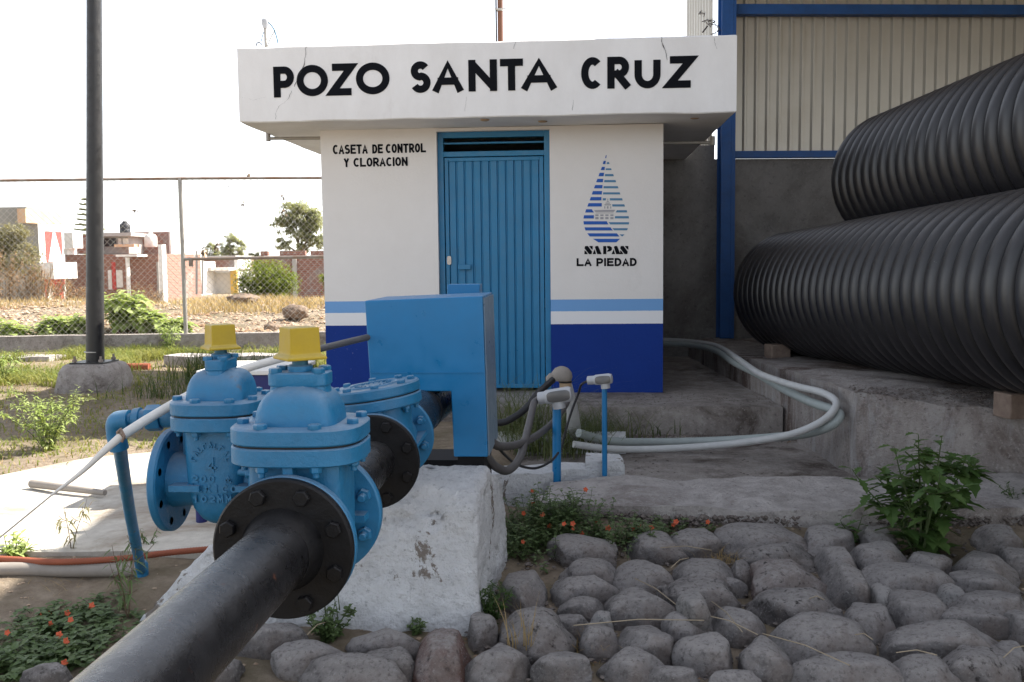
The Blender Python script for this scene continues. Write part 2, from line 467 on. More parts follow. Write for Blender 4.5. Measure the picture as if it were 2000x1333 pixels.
def m_wall():                                   # white plaster with the painted bands of the pump house
    m, nt, b = new_mat('pump_house_plaster')
    g = N(nt, 'ShaderNodeNewGeometry')
    sp = N(nt, 'ShaderNodeSeparateXYZ'); nt.links.new(g.outputs['Position'], sp.inputs[0])
    n1 = tex_noise(nt, 3, 7, 0.65)
    white = mix(nt, n1.outputs[0], (0.70, 0.67, 0.64), (0.79, 0.77, 0.75))
    n2 = tex_noise(nt, 1.6, 8, 0.75, 'Object', (1, 1, 0.35))
    white = mix(nt, ramp(nt, n2.outputs[0], [(0.60, 0.0), (0.8, 0.55)]).outputs[0], white, (0.50, 0.46, 0.42))
    nj = tex_noise(nt, 60, 3, 0.6)
    jit = N(nt, 'ShaderNodeMath'); jit.operation = 'MULTIPLY_ADD'
    nt.links.new(nj.outputs[0], jit.inputs[0]); jit.inputs[1].default_value = 0.004; nt.links.new(sp.outputs['Z'], jit.inputs[2])
    def gt(v):
        k = N(nt, 'ShaderNodeMath'); k.operation = 'LESS_THAN'
        nt.links.new(jit.outputs[0], k.inputs[0]); k.inputs[1].default_value = v + 0.002
        return k.outputs[0]
    n5 = tex_noise(nt, 55, 4, 0.7); n6 = tex_noise(nt, 1.7, 2, 0.5)
    chips = mul(nt, ramp(nt, n5.outputs[0], [(0.66, 0.0), (0.68, 1.0)]).outputs[0], ramp(nt, n6.outputs[0], [(0.5, 0.0), (0.6, 1.0)]).outputs[0])
    lx = N(nt, 'ShaderNodeMapRange'); nt.links.new(sp.outputs['X'], lx.inputs[0]); lx.inputs[1].default_value = -1.4; lx.inputs[2].default_value = -0.9; lx.inputs[3].default_value = 1.0; lx.inputs[4].default_value = 0.06
    chips = mul(nt, chips, lx.outputs[0])
    navy = mix(nt, n1.outputs[0], (0.002, 0.026, 0.19), (0.003, 0.036, 0.25))
    navy = mix(nt, chips, navy, (0.62, 0.62, 0.62))
    col = mix(nt, gt(0.932), white, (0.17, 0.36, 0.66))
    col = mix(nt, gt(0.840), col, (0.78, 0.78, 0.79))
    col = mix(nt, gt(0.740), col, navy)
    nt.links.new(col, b.inputs['Base Color'])
    b.inputs['Roughness'].default_value = 0.75
    b.inputs['Specular IOR Level'].default_value = 0.3
    nb = tex_noise(nt, 45, 6, 0.65)
    bump(nt, b, nb.outputs[0], 0.25, 0.008)
    return m
M['white_wall'] = m_wall()
M['white_slab'] = m_rough('white_painted_fascia', (0.71, 0.695, 0.68), (0.80, 0.79, 0.78), 3, 0.75, 40, 0.25, 0.008, (0.58, 0.55, 0.53), 2.0, (0.60, 0.85), (1, 1, 0.5))

def m_corr():
    m, nt, b = new_mat('black_corrugated_plastic')
    n1 = tex_noise(nt, 5, 8, 0.75)
    col = mix(nt, ramp(nt, n1.outputs[0], [(0.35, 0.0), (0.7, 1.0)]).outputs[0], (0.006, 0.006, 0.008), (0.016, 0.015, 0.017))
    n2 = tex_noise(nt, 8, 8, 0.8)
    d = mul(nt, mul(nt, upness(nt, 0.25, 0.95), ramp(nt, n2.outputs[0], [(0.3, 0.3), (0.6, 1.0)]).outputs[0]), 0.42)
    col = mix(nt, d, col, (0.12, 0.105, 0.096))
    n3 = tex_noise(nt, 17, 4, 0.7, 'Object', (1, 1, 1))
    n4 = tex_noise(nt, 1.3, 2, 0.5)
    sp = mul(nt, ramp(nt, n3.outputs[0], [(0.70, 0.0), (0.74, 0.6)]).outputs[0], ramp(nt, n4.outputs[0], [(0.48, 0.0), (0.6, 1.0)]).outputs[0])
    col = mix(nt, sp, col, (0.25, 0.24, 0.23))
    nt.links.new(col, b.inputs['Base Color'])
    b.inputs['Roughness'].default_value = 0.40
    b.inputs['Specular IOR Level'].default_value = 0.6
    nb = tex_noise(nt, 60, 5, 0.6)
    bump(nt, b, nb.outputs[0], 0.1, 0.003)
    return m
M['corr'] = m_corr()

def m_soil():
    m, nt, b = new_mat('dry_soil')
    n1 = tex_noise(nt, 1.3, 8, 0.7); n2 = tex_noise(nt, 14, 8, 0.75)
    c = mix(nt, ramp(nt, n2.outputs[0], [(0.3, 0.0), (0.7, 1.0)]).outputs[0], (0.19, 0.145, 0.105), (0.36, 0.295, 0.225))
    c = mix(nt, ramp(nt, n1.outputs[0], [(0.45, 0.0), (0.65, 0.8)]).outputs[0], c, (0.15, 0.125, 0.07))
    nt.links.new(c, b.inputs['Base Color'])
    b.inputs['Roughness'].default_value = 0.95
    b.inputs['Specular IOR Level'].default_value = 0.1
    nb = tex_noise(nt, 30, 8, 0.75)
    bump(nt, b, nb.outputs[0], 0.8, 0.03)
    return m
M['soil'] = m_soil()
def m_stone(name, c1, c2, pit):
    m, nt, b = new_mat(name)
    n1 = tex_noise(nt, 9, 8, 0.7); n2 = tex_noise(nt, 3.0, 4, 0.6)
    col = mix(nt, ramp(nt, n1.outputs[0], [(0.36, 0.0), (0.62, 1.0)]).outputs[0], c1, c2)
    oi = N(nt, 'ShaderNodeObjectInfo')
    vr = N(nt, 'ShaderNodeMapRange'); nt.links.new(oi.outputs['Random'], vr.inputs[0]); vr.inputs[3].default_value = 0.72; vr.inputs[4].default_value = 1.25
    cv_ = N(nt, 'ShaderNodeCombineXYZ')
    for i_ in range(3): nt.links.new(vr.outputs[0], cv_.inputs[i_])
    col = mix(nt, 1.0, col, cv_.outputs[0], 'MULTIPLY')
    n9 = tex_noise(nt, 26, 8, 0.8)
    grit = ramp(nt, n9.outputs[0], [(0.36, 0.55), (0.56, 1.0)]).outputs[0]
    d = mul(nt, mul(nt, upness(nt, 0.35, 0.95), ramp(nt, n2.outputs[0], [(0.25, 0.35), (0.55, 1.0)]).outputs[0]), grit)
    col = mix(nt, d, col, (0.49, 0.45, 0.425))
    ngs = tex_noise(nt, 70, 5, 0.75)
    col = mix(nt, mul(nt, ramp(nt, ngs.outputs[0], [(0.32, 1.0), (0.47, 0.0)]).outputs[0], 0.7), col, (0.10, 0.085, 0.08))
    ngt = tex_noise(nt, 110, 4, 0.7)
    col = mix(nt, mul(nt, ramp(nt, ngt.outputs[0], [(0.55, 0.0), (0.68, 1.0)]).outputs[0], 0.5), col, (0.52, 0.49, 0.47))
    n7 = tex_noise(nt, 5, 5, 0.65)
    col = mix(nt, mul(nt, ramp(nt, n7.outputs[0], [(0.50, 0.0), (0.66, 1.0)]).outputs[0], 0.6), col, (0.19, 0.145, 0.12))
    n3 = tex_noise(nt, 34, 4, 0.6)
    col = mix(nt, ramp(nt, n3.outputs[0], [(0.32, pit), (0.42, 0.0)]).outputs[0], col, (0.05, 0.042, 0.04))
    nt.links.new(col, b.inputs['Base Color'])
    b.inputs['Roughness'].default_value = 0.92
    b.inputs['Specular IOR Level'].default_value = 0.2
    nb = tex_noise(nt, 42, 8, 0.75)
    bump(nt, b, nb.outputs[0], 1.0, 0.03)
    return m
M['stone'] = m_stone('grey_cobble', (0.21, 0.195, 0.19), (0.36, 0.335, 0.325), 0.25)
M['stone_dark'] = m_stone('dark_porous_cobble', (0.12, 0.108, 0.105), (0.25, 0.23, 0.22), 0.9)
M['stone_red'] = m_stone('reddish_porous_cobble', (0.20, 0.14, 0.125), (0.31, 0.24, 0.22), 0.8)
M['stone_pale'] = m_stone('pale_cobble', (0.36, 0.345, 0.33), (0.50, 0.48, 0.46), 0.4)
M['stone_brick'] = m_stone('red_brick_stone', (0.16, 0.07, 0.055), (0.24, 0.12, 0.095), 0.6)

M['grass'] = m_leaf('sunlit_grass', (0.10, 0.14, 0.025), (0.18, 0.215, 0.05), (0.33, 0.31, 0.12), 2.5, 0.45)
M['grass_dark'] = m_leaf('long_green_grass', (0.03, 0.06, 0.014), (0.05, 0.085, 0.02), (0.11, 0.12, 0.045), 6, 0.3)
M['grass_mid'] = m_leaf('pale_green_grass', (0.06, 0.09, 0.03), (0.10, 0.13, 0.05), (0.22, 0.22, 0.11), 9, 0.35)
M['grass_dry'] = m_leaf('dry_grass', (0.30, 0.20, 0.10), (0.38, 0.27, 0.13), (0.46, 0.36, 0.20), 3, 0.3)
M['leaf'] = m_leaf('weed_leaf', (0.055, 0.11, 0.03), (0.08, 0.145, 0.04), (0.14, 0.21, 0.065), 9, 0.35)
M['leaf_fine'] = m_leaf('fine_weed_leaf', (0.03, 0.07, 0.014), (0.05, 0.10, 0.02), (0.09, 0.14, 0.04), 12, 0.3)
M['leaf_bright'] = m_leaf('bright_leaf', (0.17, 0.25, 0.05), (0.32, 0.40, 0.13), (0.50, 0.54, 0.30), 6, 0.4)
M['leaf_creep'] = m_leaf('creeping_weed_leaf', (0.075, 0.12, 0.04), (0.11, 0.165, 0.06), (0.18, 0.22, 0.11), 20, 0.3)
M['flower'] = m_plain('orange_red_petal', (0.60, 0.11, 0.045), 0.7)
M['twig'] = m_plain('brown_twig', (0.13, 0.09, 0.055), 0.8)
M['green_stem'] = m_plain('green_stem', (0.07, 0.10, 0.035), 0.7)
M['tree'] = m_leaf('tree_leaf', (0.22, 0.24, 0.13), (0.30, 0.32, 0.19), (0.42, 0.42, 0.28), 0.9, 0.5)
M['bush'] = m_leaf('bush_leaf', (0.06, 0.10, 0.014), (0.15, 0.20, 0.03), (0.28, 0.31, 0.07), 2.0, 0.35)
M['mesquite'] = m_leaf('grey_green_leaf', (0.15, 0.15, 0.075), (0.23, 0.215, 0.12), (0.31, 0.275, 0.17), 1.2, 0.3)
M['brush'] = m_leaf('dry_brush', (0.25, 0.15, 0.085), (0.34, 0.22, 0.13), (0.42, 0.30, 0.19), 1.5, 0.3)
M['bark'] = m_rough('bark', (0.14, 0.11, 0.085), (0.24, 0.20, 0.16), 6, 0.9, 20, 0.6, 0.03)
M['rubble'] = m_rough('rubble', (0.32, 0.225, 0.15), (0.52, 0.41, 0.31), 4, 0.95, 20, 0.5, 0.02, (0.25, 0.155, 0.09), 0.5, (0.47, 0.57))
M['aggregate'] = m_rough('brown_aggregate', (0.10, 0.08, 0.07), (0.22, 0.19, 0.17), 18, 0.95, 60, 0.5, 0.01)
M['rock'] = m_rough('brown_rock', (0.16, 0.115, 0.085), (0.27, 0.205, 0.155), 6, 0.95, 25, 0.7, 0.03)
M['brick'] = m_brick('raw_brick', (0.24, 0.085, 0.052), (0.31, 0.13, 0.08), (0.24, 0.21, 0.19), patch=(0.26, 0.24, 0.22))
M['brick_dark'] = m_brick('patchy_dark_brick', (0.23, 0.08, 0.05), (0.29, 0.115, 0.075), (0.22, 0.195, 0.18), patch=(0.25, 0.235, 0.22), pt=(0.5, 0.6))  # slightly darker brick with more grey patches
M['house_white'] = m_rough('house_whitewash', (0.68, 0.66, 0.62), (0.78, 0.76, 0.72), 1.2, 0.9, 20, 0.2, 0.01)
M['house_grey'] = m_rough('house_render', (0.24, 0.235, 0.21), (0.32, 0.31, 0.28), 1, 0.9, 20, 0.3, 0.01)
M['house_conc'] = m_rough('house_concrete', (0.36, 0.34, 0.32), (0.46, 0.44, 0.41), 1.5, 0.9, 20, 0.3, 0.01)
M['house_red'] = m_plain('red_paint', (0.50, 0.07, 0.06), 0.7)
M['house_yellow'] = m_plain('yellow_house_paint', (0.65, 0.42, 0.10), 0.8)
M['house_orange'] = m_rough('orange_house_paint', (0.66, 0.50, 0.34), (0.56, 0.34, 0.20), 1.5, 0.85)
M['glass'] = m_plain('dark_window', (0.03, 0.03, 0.035), 0.2)
M['curtain'] = m_plain('white_curtain', (0.75, 0.74, 0.74), 0.9)
M['tank_black'] = m_plain('black_tank_plastic', (0.03, 0.03, 0.035), 0.5)
M['tank_white'] = m_plain('white_tank_plastic', (0.70, 0.68, 0.64), 0.6)
M['drop_dark'] = m_plain('emblem_blue', (0.012, 0.10, 0.44), 0.6)
M['drop_teal'] = m_plain('emblem_teal', (0.075, 0.22, 0.38), 0.6)
M['drop_grey'] = m_plain('emblem_grey', (0.36, 0.36, 0.38), 0.6)
M['lock'] = m_plain('worn_lock_plate', (0.55, 0.50, 0.45), 0.4, 0.4)

# ------------------------------------------------------------------ lettering (own stroke letters)
def arc(cx, cy, rx, ry, a0, a1, n=14):
    return [(cx + rx * cos(radians(a0 + (a1 - a0) * i / n)), cy + ry * sin(radians(a0 + (a1 - a0) * i / n))) for i in range(n + 1)]
GL = {
 'P': [[(0,0),(0,1)], [(0,1),(.5,1)] + arc(.55,.70,.45,.30,90,-90) + [(0,.40)]],
 'R': [[(0,0),(0,1)], [(0,1),(.5,1)] + arc(.55,.72,.42,.28,90,-90) + [(0,.44)], [(.42,.44),(1,0)]],
 'O': [arc(.5,.5,.5,.5,0,360,36)],
 'C': [arc(.56,.5,.56,.5,48,312,28)],
 'S': [arc(.5,.755,.46,.245,32,262,18) + arc(.5,.27,.5,.27,82,-152,20)],
 'A': [[(0,0),(.5,1),(1,0)], [(.2,.30),(.8,.30)]],
 'N': [[(0,0),(0,1)], [(0,1),(1,0)], [(1,0),(1,1)]],
 'T': [[(0,1),(1,1)], [(.5,1),(.5,0)]],
 'U': [[(0,1),(0,.42)] + arc(.5,.42,.5,.42,180,360,18) + [(1,1)]],
 'Z': [[(0,1),(1,1),(0,0),(1,0)]],
 'E': [[(1,1),(0,1),(0,0),(1,0)], [(0,.52),(.85,.52)]],
 'D': [[(0,0),(0,1),(.4,1)] + arc(.4,.5,.6,.5,90,-90,16) + [(0,0)]],
 'L': [[(0,1),(0,0),(1,0)]],
 'I': [[(.5,0),(.5,1)]],
 'Y': [[(0,1),(.5,.48),(1,1)], [(.5,.48),(.5,0)]],
 'M': [[(0,0),(.08,1),(.5,.25),(.92,1),(1,0)]],
 'X': [[(0,0),(1,1)], [(0,1),(1,0)]],
 '0': [arc(.5,.5,.5,.5,0,360,24)],
 '1': [[(.2,.8),(.55,1),(.55,0)]],
 '2': [arc(.5,.70,.5,.30,160,-30,14) + [(0,0),(1,0)]],
 '4': [[(.72,0),(.72,1),(0,.3),(1,.3)]],
}
def stroke(poly, t, cap=2.6, square=False):
    n = len(poly)
    pts = []
    for p in poly:
        if not pts or (Vector((p[0], p[1])) - pts[-1]).length > t * 0.02: pts.append(Vector((p[0], p[1])))
    n = len(pts)
    closed = (pts[0] - pts[-1]).length < 1e-5
    if square and not closed:
        pts[0] = pts[0] + (pts[0] - pts[1]).normalized() * t / 2
        pts[-1] = pts[-1] + (pts[-1] - pts[-2]).normalized() * t / 2
    L, R = [], []
    for i in range(n):
        a = pts[i-1] if i > 0 else (pts[n-2] if closed else None)
        c = pts[i+1] if i < n-1 else (pts[1] if closed else None)
        d1 = (pts[i] - a).normalized() if a is not None else None
        d2 = (c - pts[i]).normalized() if c is not None else None
        if d1 is None: d1 = d2
        if d2 is None: d2 = d1
        n1 = Vector((-d1.y, d1.x)); n2 = Vector((-d2.y, d2.x))
        m = n1 + n2
        if m.length < 1e-4: m = n1.copy()
        m.normalize()
        k = min(1.0 / max(0.25, m.dot(n1)), cap)
        L.append(pts[i] + m * k * t / 2); R.append(pts[i] - m * k * t / 2)
    return [(L[i], R[i], R[i+1], L[i+1]) for i in range(n - 1)]
def glyph(mb, ch, x0, x1, y0, y1, t, mapf, side=None):
    """mapf(u, v, w) -> 3-D point; w is height off the surface; side = raised height (None = flat paint)."""
    for k, pl in enumerate(GL[ch]):
        w = x1 - x0 - t; h = y1 - y0 - t
        q = [(x0 + t/2 + p[0] * w, y0 + t/2 + p[1] * h) for p in pl]
        for quad in stroke(q, t, 1.12 if ch == 'A' else 2.6, ch not in 'CSUZ' and not (ch == 'N' and k == 1)):
            if side is None:
                mb.add([mapf(p.x, p.y, 0.0009 * k) for p in quad], [(0, 1, 2, 3)])
            else:
                mb.add([mapf(p.x, p.y, -0.002) for p in quad] + [mapf(p.x, p.y, side) for p in quad],
                       [(4,5,6,7),(0,1,5,4),(1,2,6,5),(2,3,7,6),(3,0,4,7)])
# ------------------------------------------------------------------ ground and paving
random.seed(7)
def sstep(a, b, x):
    t = min(1.0, max(0.0, (x - a) / (b - a)))
    return t * t * (3 - 2 * t)
def box_w(x, y, x0, x1, y0, y1, s=0.12):
    return sstep(x0 - s, x0 + s, x) * (1 - sstep(x1 - s, x1 + s, x)) * sstep(y0 - s, y0 + s, y) * (1 - sstep(y1 - s, y1 + s, y))
def G(x, y):
    z = 0.0 + 0.085 * sstep(2.7, 3.75, y) + 0.022 * fbm((x * 1.7, y * 1.7, 0.3), 4)
    z += 0.03 * sstep(-3.5, -7, x) * fbm((x * .7, y * .7, 4), 3)
    k = sstep(-0.5, -0.25, x) * (1 - sstep(4.2, 4.5, y))
    z = z * (1 - k) + (-0.002 + 0.015 * fbm((x * 3, y * 3, 1), 3)) * k
    k = max(box_w(x, y, -0.35, 6.5, 4.6, 12.4), box_w(x, y, -2.0, 6, 7.0, 12.4))
    z = z * (1 - k) - 0.14 * k
    if y > 12.8:
        a = sstep(12.8, 13.3, y)
        h = 0.27 + 0.10 * sstep(13.5, 19, y) + 0.12 * fbm((x * .35, y * .35, 2.0), 4) + 0.05 * fbm((x * 1.6, y * 1.6, 5.0), 3)
        h = h * (1 - sstep(19, 34, y)) - 0.50 * sstep(19, 34, y)
        z = z * (1 - a) + h * a
    if y < 0: z -= 0.02
    return z
def graded(lo, hi, step, far0, far1):
    xs = []; x = lo
    while x <= hi: xs.append(x); x += step
    d = step; x = hi
    while x < far1: d *= 1.18; x += d; xs.append(x)
    d = step; x = lo; l = []
    while x > far0: d *= 1.18; x -= d; l.append(x)
    return l[::-1] + xs
gx = graded(-9, 4, 0.07, -500, 500); gy = graded(1.5, 20, 0.08, -60, 900)
mb = MB()
nx = len(gx)
mb.v = [(x, y, G(x, y)) for y in gy for x in gx]
mb.f = [(j*nx+i, j*nx+i+1, (j+1)*nx+i+1, (j+1)*nx+i) for j in range(len(gy)-1) for i in range(nx-1)]
tag(mb.build('ground', M['soil'], smooth=180), kind='structure')

def rough_slab(name, poly, z0, z1, mat, sub=0.12, amp=0.012, seed=0, parent=None, hf=None, jag=0.0):
    """a thick slab over a plan outline, gridded and roughened by hand"""
    bm = bmesh.new()
    pts = []
    n = len(poly)
    for i in range(n):
        a, b = Vector(poly[i]), Vector(poly[(i+1) % n])
        m = max(1, int((b - a).length / sub))
        for k in range(m):
            p = a.lerp(b, k / m)
            if jag: p = p + Vector((noise.noise((p.x*3+seed, p.y*3, 1)), noise.noise((p.x*3, p.y*3+seed, 7)))) * jag
            pts.append(p)
    f = bm.faces.new([bm.verts.new((p.x, p.y, z1)) for p in pts])
    bmesh.ops.triangulate(bm, faces=[f])
    for _ in range(3):
        long = [e for e in bm.edges if e.calc_length() > sub * 1.8 and not e.is_boundary]
        if not long: break
        bmesh.ops.subdivide_edges(bm, edges=long, cuts=1)
        bmesh.ops.triangulate(bm, faces=bm.faces[:])
    be = [e for e in bm.edges if e.is_boundary]
    r = bmesh.ops.extrude_edge_only(bm, edges=be)
    low = [v for v in r['geom'] if isinstance(v, bmesh.types.BMVert)]
    for v in low: v.co.z = z0
    ls = set(low)
    for v in bm.verts:
        if v in ls: continue
        if hf: v.co.z = hf(v.co.x, v.co.y)
        v.co.z += amp * fbm((v.co.x * 2.5 + seed, v.co.y * 2.5, seed), 4)
    bmesh.ops.recalc_face_normals(bm, faces=bm.faces[:])
    me = bpy.data.meshes.new(name)
    bm.to_mesh(me); bm.free()
    me.polygons.foreach_set('use_smooth', [True] * len(me.polygons))
    me.set_sharp_from_angle(angle=radians(50))
    me.materials.append(mat)
    o = bpy.data.objects.new(name, me)
    COL.objects.link(o)
    return o
tag(rough_slab('pavement', [(-2.3, 6.86), (1.42, 6.86), (1.2, 9.6), (1.2, 12), (-2.3, 12)], -0.2, 0.2, M['conc_dirty'], 0.15, 0.006, 3), kind='structure')
tag(rough_slab('courtyard', [(-0.25, 4.85), (1.72, 4.85), (1.5, 6.858), (-0.9, 6.858)], -0.2, 0.0, M['conc_dirty'], 0.15, 0.008, 11), kind='structure')
tag(rough_slab('kerb', [(-0.22, 4.45), (0.4, 4.36), (1.2, 4.34), (2.4, 4.42), (3.4, 4.4), (3.4, 5.2), (1.62, 5.0), (1.0, 4.97), (0.3, 4.97), (-0.16, 4.88)], -0.2, 0.122, M['conc'], 0.07, 0.035, 5, jag=0.05), kind='structure')
tag(rough_slab('path', [(-1.0, 3.72), (-2.2, 3.66), (-4.6, 3.75), (-4.3, 4.6), (-3.2, 4.95), (-2.9, 5.5), (-2.2, 5.85), (-0.95, 5.9)], -0.1, 0.108, M['conc_pale'], 0.15, 0.006, 2, jag=0.06), kind='structure')

# raised concrete platform under the pipes
def plat_h(x, y):
    # falls a little towards the camera side along its front
    return 0.36 + 0.125 * sstep(4.9, 5.7, y + 0.25 * (x - 1.5)) - 0.10 * sstep(5.8, 9.5, y)
o = rough_slab('concrete_platform', [(1.56, 5.56), (2.3, 5.13), (3.2, 4.75), (6.0, 4.1), (8.5, 4.1), (8.5, 11.2), (1.15, 10.3), (1.33, 8.0), (1.46, 6.6)], -0.2, 0.45, M['plat'], 0.10, 0.03, 9, hf=plat_h, jag=0.03)
tag(o, 'long stained concrete platform with a crumbling edge under the black corrugated pipes', 'platform')

# ------------------------------------------------------------------ pump house
HX0, HX1, HY0, HY1, HZ0, HZ1 = -2.0115, 0.6494, 7.5955, 10.4, 0.2, 2.268
SX0, SX1, SY0, SY1, SZ0, SZ1 = -2.479, 1.12, 7.0955, 10.9, 2.27, 2.809
DX0, DX1, DZ1 = -1.0963, -0.2198, 2.243
house = thing('pump_house', 'small white pump house with navy and light blue painted bands and a blue door', 'pump house', ((HX0+HX1)/2, HY0, HZ0))
mb = MB()
mb.box((HX0, HY0, HZ0), (DX0, HY0+.15, HZ1)).box((DX1, HY0, HZ0), (HX1, HY0+.15, HZ1)).box((DX0, HY0, DZ1), (DX1, HY0+.15, HZ1))
mb.box((HX0, HY0+.15, HZ0), (HX0+.15, HY1, HZ1)).box((HX1-.15, HY0+.15, HZ0), (HX1, HY1, HZ1)).box((HX0+.15, HY1-.15, HZ0), (HX1-.15, HY1, HZ1))
mb.build('wall', M['white_wall'], house)
def fascia_slab():
    # slab with slightly uneven plaster edges
    m = MB()
    xs = [SX0 + (SX1-SX0) * i / 40 for i in range(41)]
    ys = [SY0 + (SY1-SY0) * i / 30 for i in range(31)]
    def jz(x, y, s): return 0.006 * fbm((x * 3, y * 3, s), 3)
    ring = [(x, SY0) for x in xs[:-1]] + [(SX1, y) for y in ys[:-1]] + [(x, SY1) for x in xs[:0:-1]] + [(SX0, y) for y in ys[:0:-1]]
    n = len(ring)
    ch = 0.008
    cx, cy = (SX0+SX1)/2, (SY0+SY1)/2
    def ins(p, d): return (p[0] + (d if p[0] < cx - 1.7 else (-d if p[0] > cx + 1.7 else 0)), p[1] + (d if p[1] < cy - 1.8 else (-d if p[1] > cy + 1.8 else 0)))
    rows = []
    for (zz, d, s) in ((SZ0, ch, 1), (SZ0 + ch, 0, 1), (SZ1 - ch, 0, 2), (SZ1, ch, 2)):
        rows.append([(*ins(p, d), zz + jz(p[0], p[1], s)) for p in ring])
    b = []
    for r in rows: b += r
    fs = [(i*n+k, i*n+(k+1) % n, (i+1)*n+(k+1) % n, (i+1)*n+k) for i in range(3) for k in range(n)]
    fs.append(tuple(range(n))[::-1]); fs.append(tuple(3*n + k for k in range(n)))
    return m.add(b, fs)
slab = fascia_slab().build('roof', M['white_slab'], house, smooth=30)

# painted sign on the fascia
def letters(name, parent, plane_y, spec, thick, mat):
    m = MB()
    for ch, xa, ya, xb, yb in spec:                 # pixel left-bottom, right-top of each letter
        a, b = PY(xa, ya, plane_y), PY(xb, yb, plane_y)
        glyph(m, ch, a.x, b.x, a.z, b.z, thick, lambda u, v, w: (u, plane_y - 0.003 - w, v))
    return m.build(name, mat, parent)
k = 0.51
def S7(ch, x0, x1, yt, yb): return (ch, 440 + x0*k, yb*k, 440 + x1*k, yt*k)
sign = [S7('P',187,262,255,375), S7('O',275,392,248,371), S7('Z',398,495,243,368), S7('O',502,628,239,364),
        S7('S',710,785,235,358), S7('A',797,908,232,355), S7('N',932,1040,228,352), S7('T',1053,1140,225,349), S7('A',1137,1266,222,347),
        S7('C',1363,1443,219,343), S7('R',1463,1548,217,341), S7('U',1567,1667,215,341), S7('Z',1688,1797,214,339)]
for w0, w1 in ((0, 4), (4, 9), (9, 13)): letters('sign_lettering', slab, SY0, sign[w0:w1], 0.052, M['black'])
k2 = 1 / 2.381
def S8(ch, x0, x1, yt, yb): return (ch, 600 + x0*k2, 230 + yb*k2, 600 + x1*k2, 230 + yt*k2)
def word(w, x0, x1, ya, yb, h, gap=0.22, wide=None):
    gap *= .62
    ws = [(0.30 if c == 'I' else 1.0) for c in w]
    tot = sum(ws) + gap * (len(w) - 1)
    u = (x1 - x0) / tot; out = []; x = x0
    for c, q in zip(w, ws):
        t = (x - x0) / (x1 - x0)
        y = ya + (yb - ya) * t
        out.append((c, x, x + u * q, y, y + h)); x += u * (q + gap)
    return out
cas = []
for w, x0, x1, ya, yb, h in (('CASETA',120,281,127,124,44), ('DE',303,352,125,123,43), ('CONTROL',366,552,123,119,43), ('Y',172,194,190,189,41), ('CLORACION',216,467,188,183,42)):
    cas += [S8(c, a, b, t, bt) for c, a, b, t, bt in word(w, x0, x1, ya, yb, h)]
for w0, w1 in ((0, 6), (6, 8), (8, 15), (15, 16), (16, 25)): letters('wall_lettering', house, HY0, cas[w0:w1], 0.0148, M['black'])
k4 = 1 / 5.127
def S4(ch, x0, x1, yt, yb): return (ch, 1080 + x0*k4, 280 + yb*k4, 1080 + x1*k4, 280 + yt*k4)
lp = [S4(c, a, b, t, bt) for c, a, b, t, bt in word('LA', 237, 385, 1152, 1151, 80, 0.2) + word('PIEDAD', 435, 838, 1151, 1149, 82, 0.22)]
for w0, w1 in ((0, 2), (2, 8)): letters('town_lettering', house, HY0, lp[w0:w1], 0.0152, M['black'])
def e4(x, y):
    p = PY(1080 + x*k4, 280 + y*k4, HY0)
    return (p.x, HY0 - 0.003, p.z)
mb = MB()
def stencil(x0, x1, polys, yt=1030, yb=1112):
    for pl in polys:
        mb.add([e4(x0 + (x1-x0)*p[0], yb + (yt-yb)*p[1]) for p in pl], [tuple(range(len(pl)))])
SS = [[(0,.72),(.10,1),(.42,1),(.93,.30),(.86,0),(.55,0)], [(.56,1),(1,1),(1,.55),(.80,.66)], [(0,0),(.42,0),(.20,.34),(0,.48)]]
AA = [[(.26,.86),(.36,1),(.62,1),(1,0),(.52,0)], [(0,0),(.40,0),(.24,.60)]]
PPp = [[(0,0),(.36,0),(.36,1),(0,1)], [(.44,.30),(.44,.38),(.62,.62),(.44,.80),(.44,1),(.78,1),(1,.82),(1,.52),(.80,.34)]]
stencil(315, 398, SS); stencil(396, 487, AA); stencil(503, 590, PPp); stencil(586, 676, AA); stencil(672, 755, SS)
mb.build('stencil_lettering', M['black'], house)
emb = thing  # emblem strips
md, mt, mg = MB(), MB(), MB()
def quad(m, pts): m.add([e4(*p) for p in pts], [tuple(range(len(pts)))])
Ls = [(122,150,(530,538),(522,532)), (178,210,(508,530),(498,524)), (238,270,(490,520),(478,517)), (297,332,(468,512),(455,507)), (358,392,(445,503),(432,500)),
      (420,453,(423,497),(410,494)), (480,515,(400,492),(388,489)), (540,574,(379,486),(367,485)), (601,635,(356,489),(344,489)), (662,695,(331,388),(322,410)),
      (722,755,(311,410),(305,410)), (782,815,(305,538),(309,555)), (843,875,(316,575),(326,600)), (903,935,(343,640),(368,665)), (958,993,(400,672),(455,634))]
for yt, yb, a, b in Ls: quad(md, [(b[0],yb),(b[1],yb),(a[1],yt),(a[0],yt)])
Rs = [(190,210,(543,560),(537,567)), (253,270,(530,580),(527,588)), (310,332,(522,603),(519,610)), (370,392,(515,626),(512,633)), (431,453,(508,648),(505,656)),
      (493,514,(503,668),(500,675)), (552,574,(499,532),(498,528)), (552,574,(568,692),(570,698)), (613,635,(592,714),(596,721)), (672,694,(640,738),(628,744)),
      (731,754,(622,758),(618,761)), (792,814,(557,762),(572,760)), (852,873,(594,750),(612,742)), (914,933,(664,716),(690,698))]
for yt, yb, a, b in Rs: quad(mt, [(b[0],yb),(b[1],yb),(a[1],yt),(a[0],yt)])
quad(mg, [(425,690),(610,688),(624,668),(410,670)])
quad(mg, [(428,703),(606,702),(606,696),(428,697)])
for c in range(4):
    x = 424 + c * 50
    for (yt, yb) in ((714,730),(740,762)): quad(mg, [(x,yb),(x+32,yb),(x+32,yt),(x,yt)])
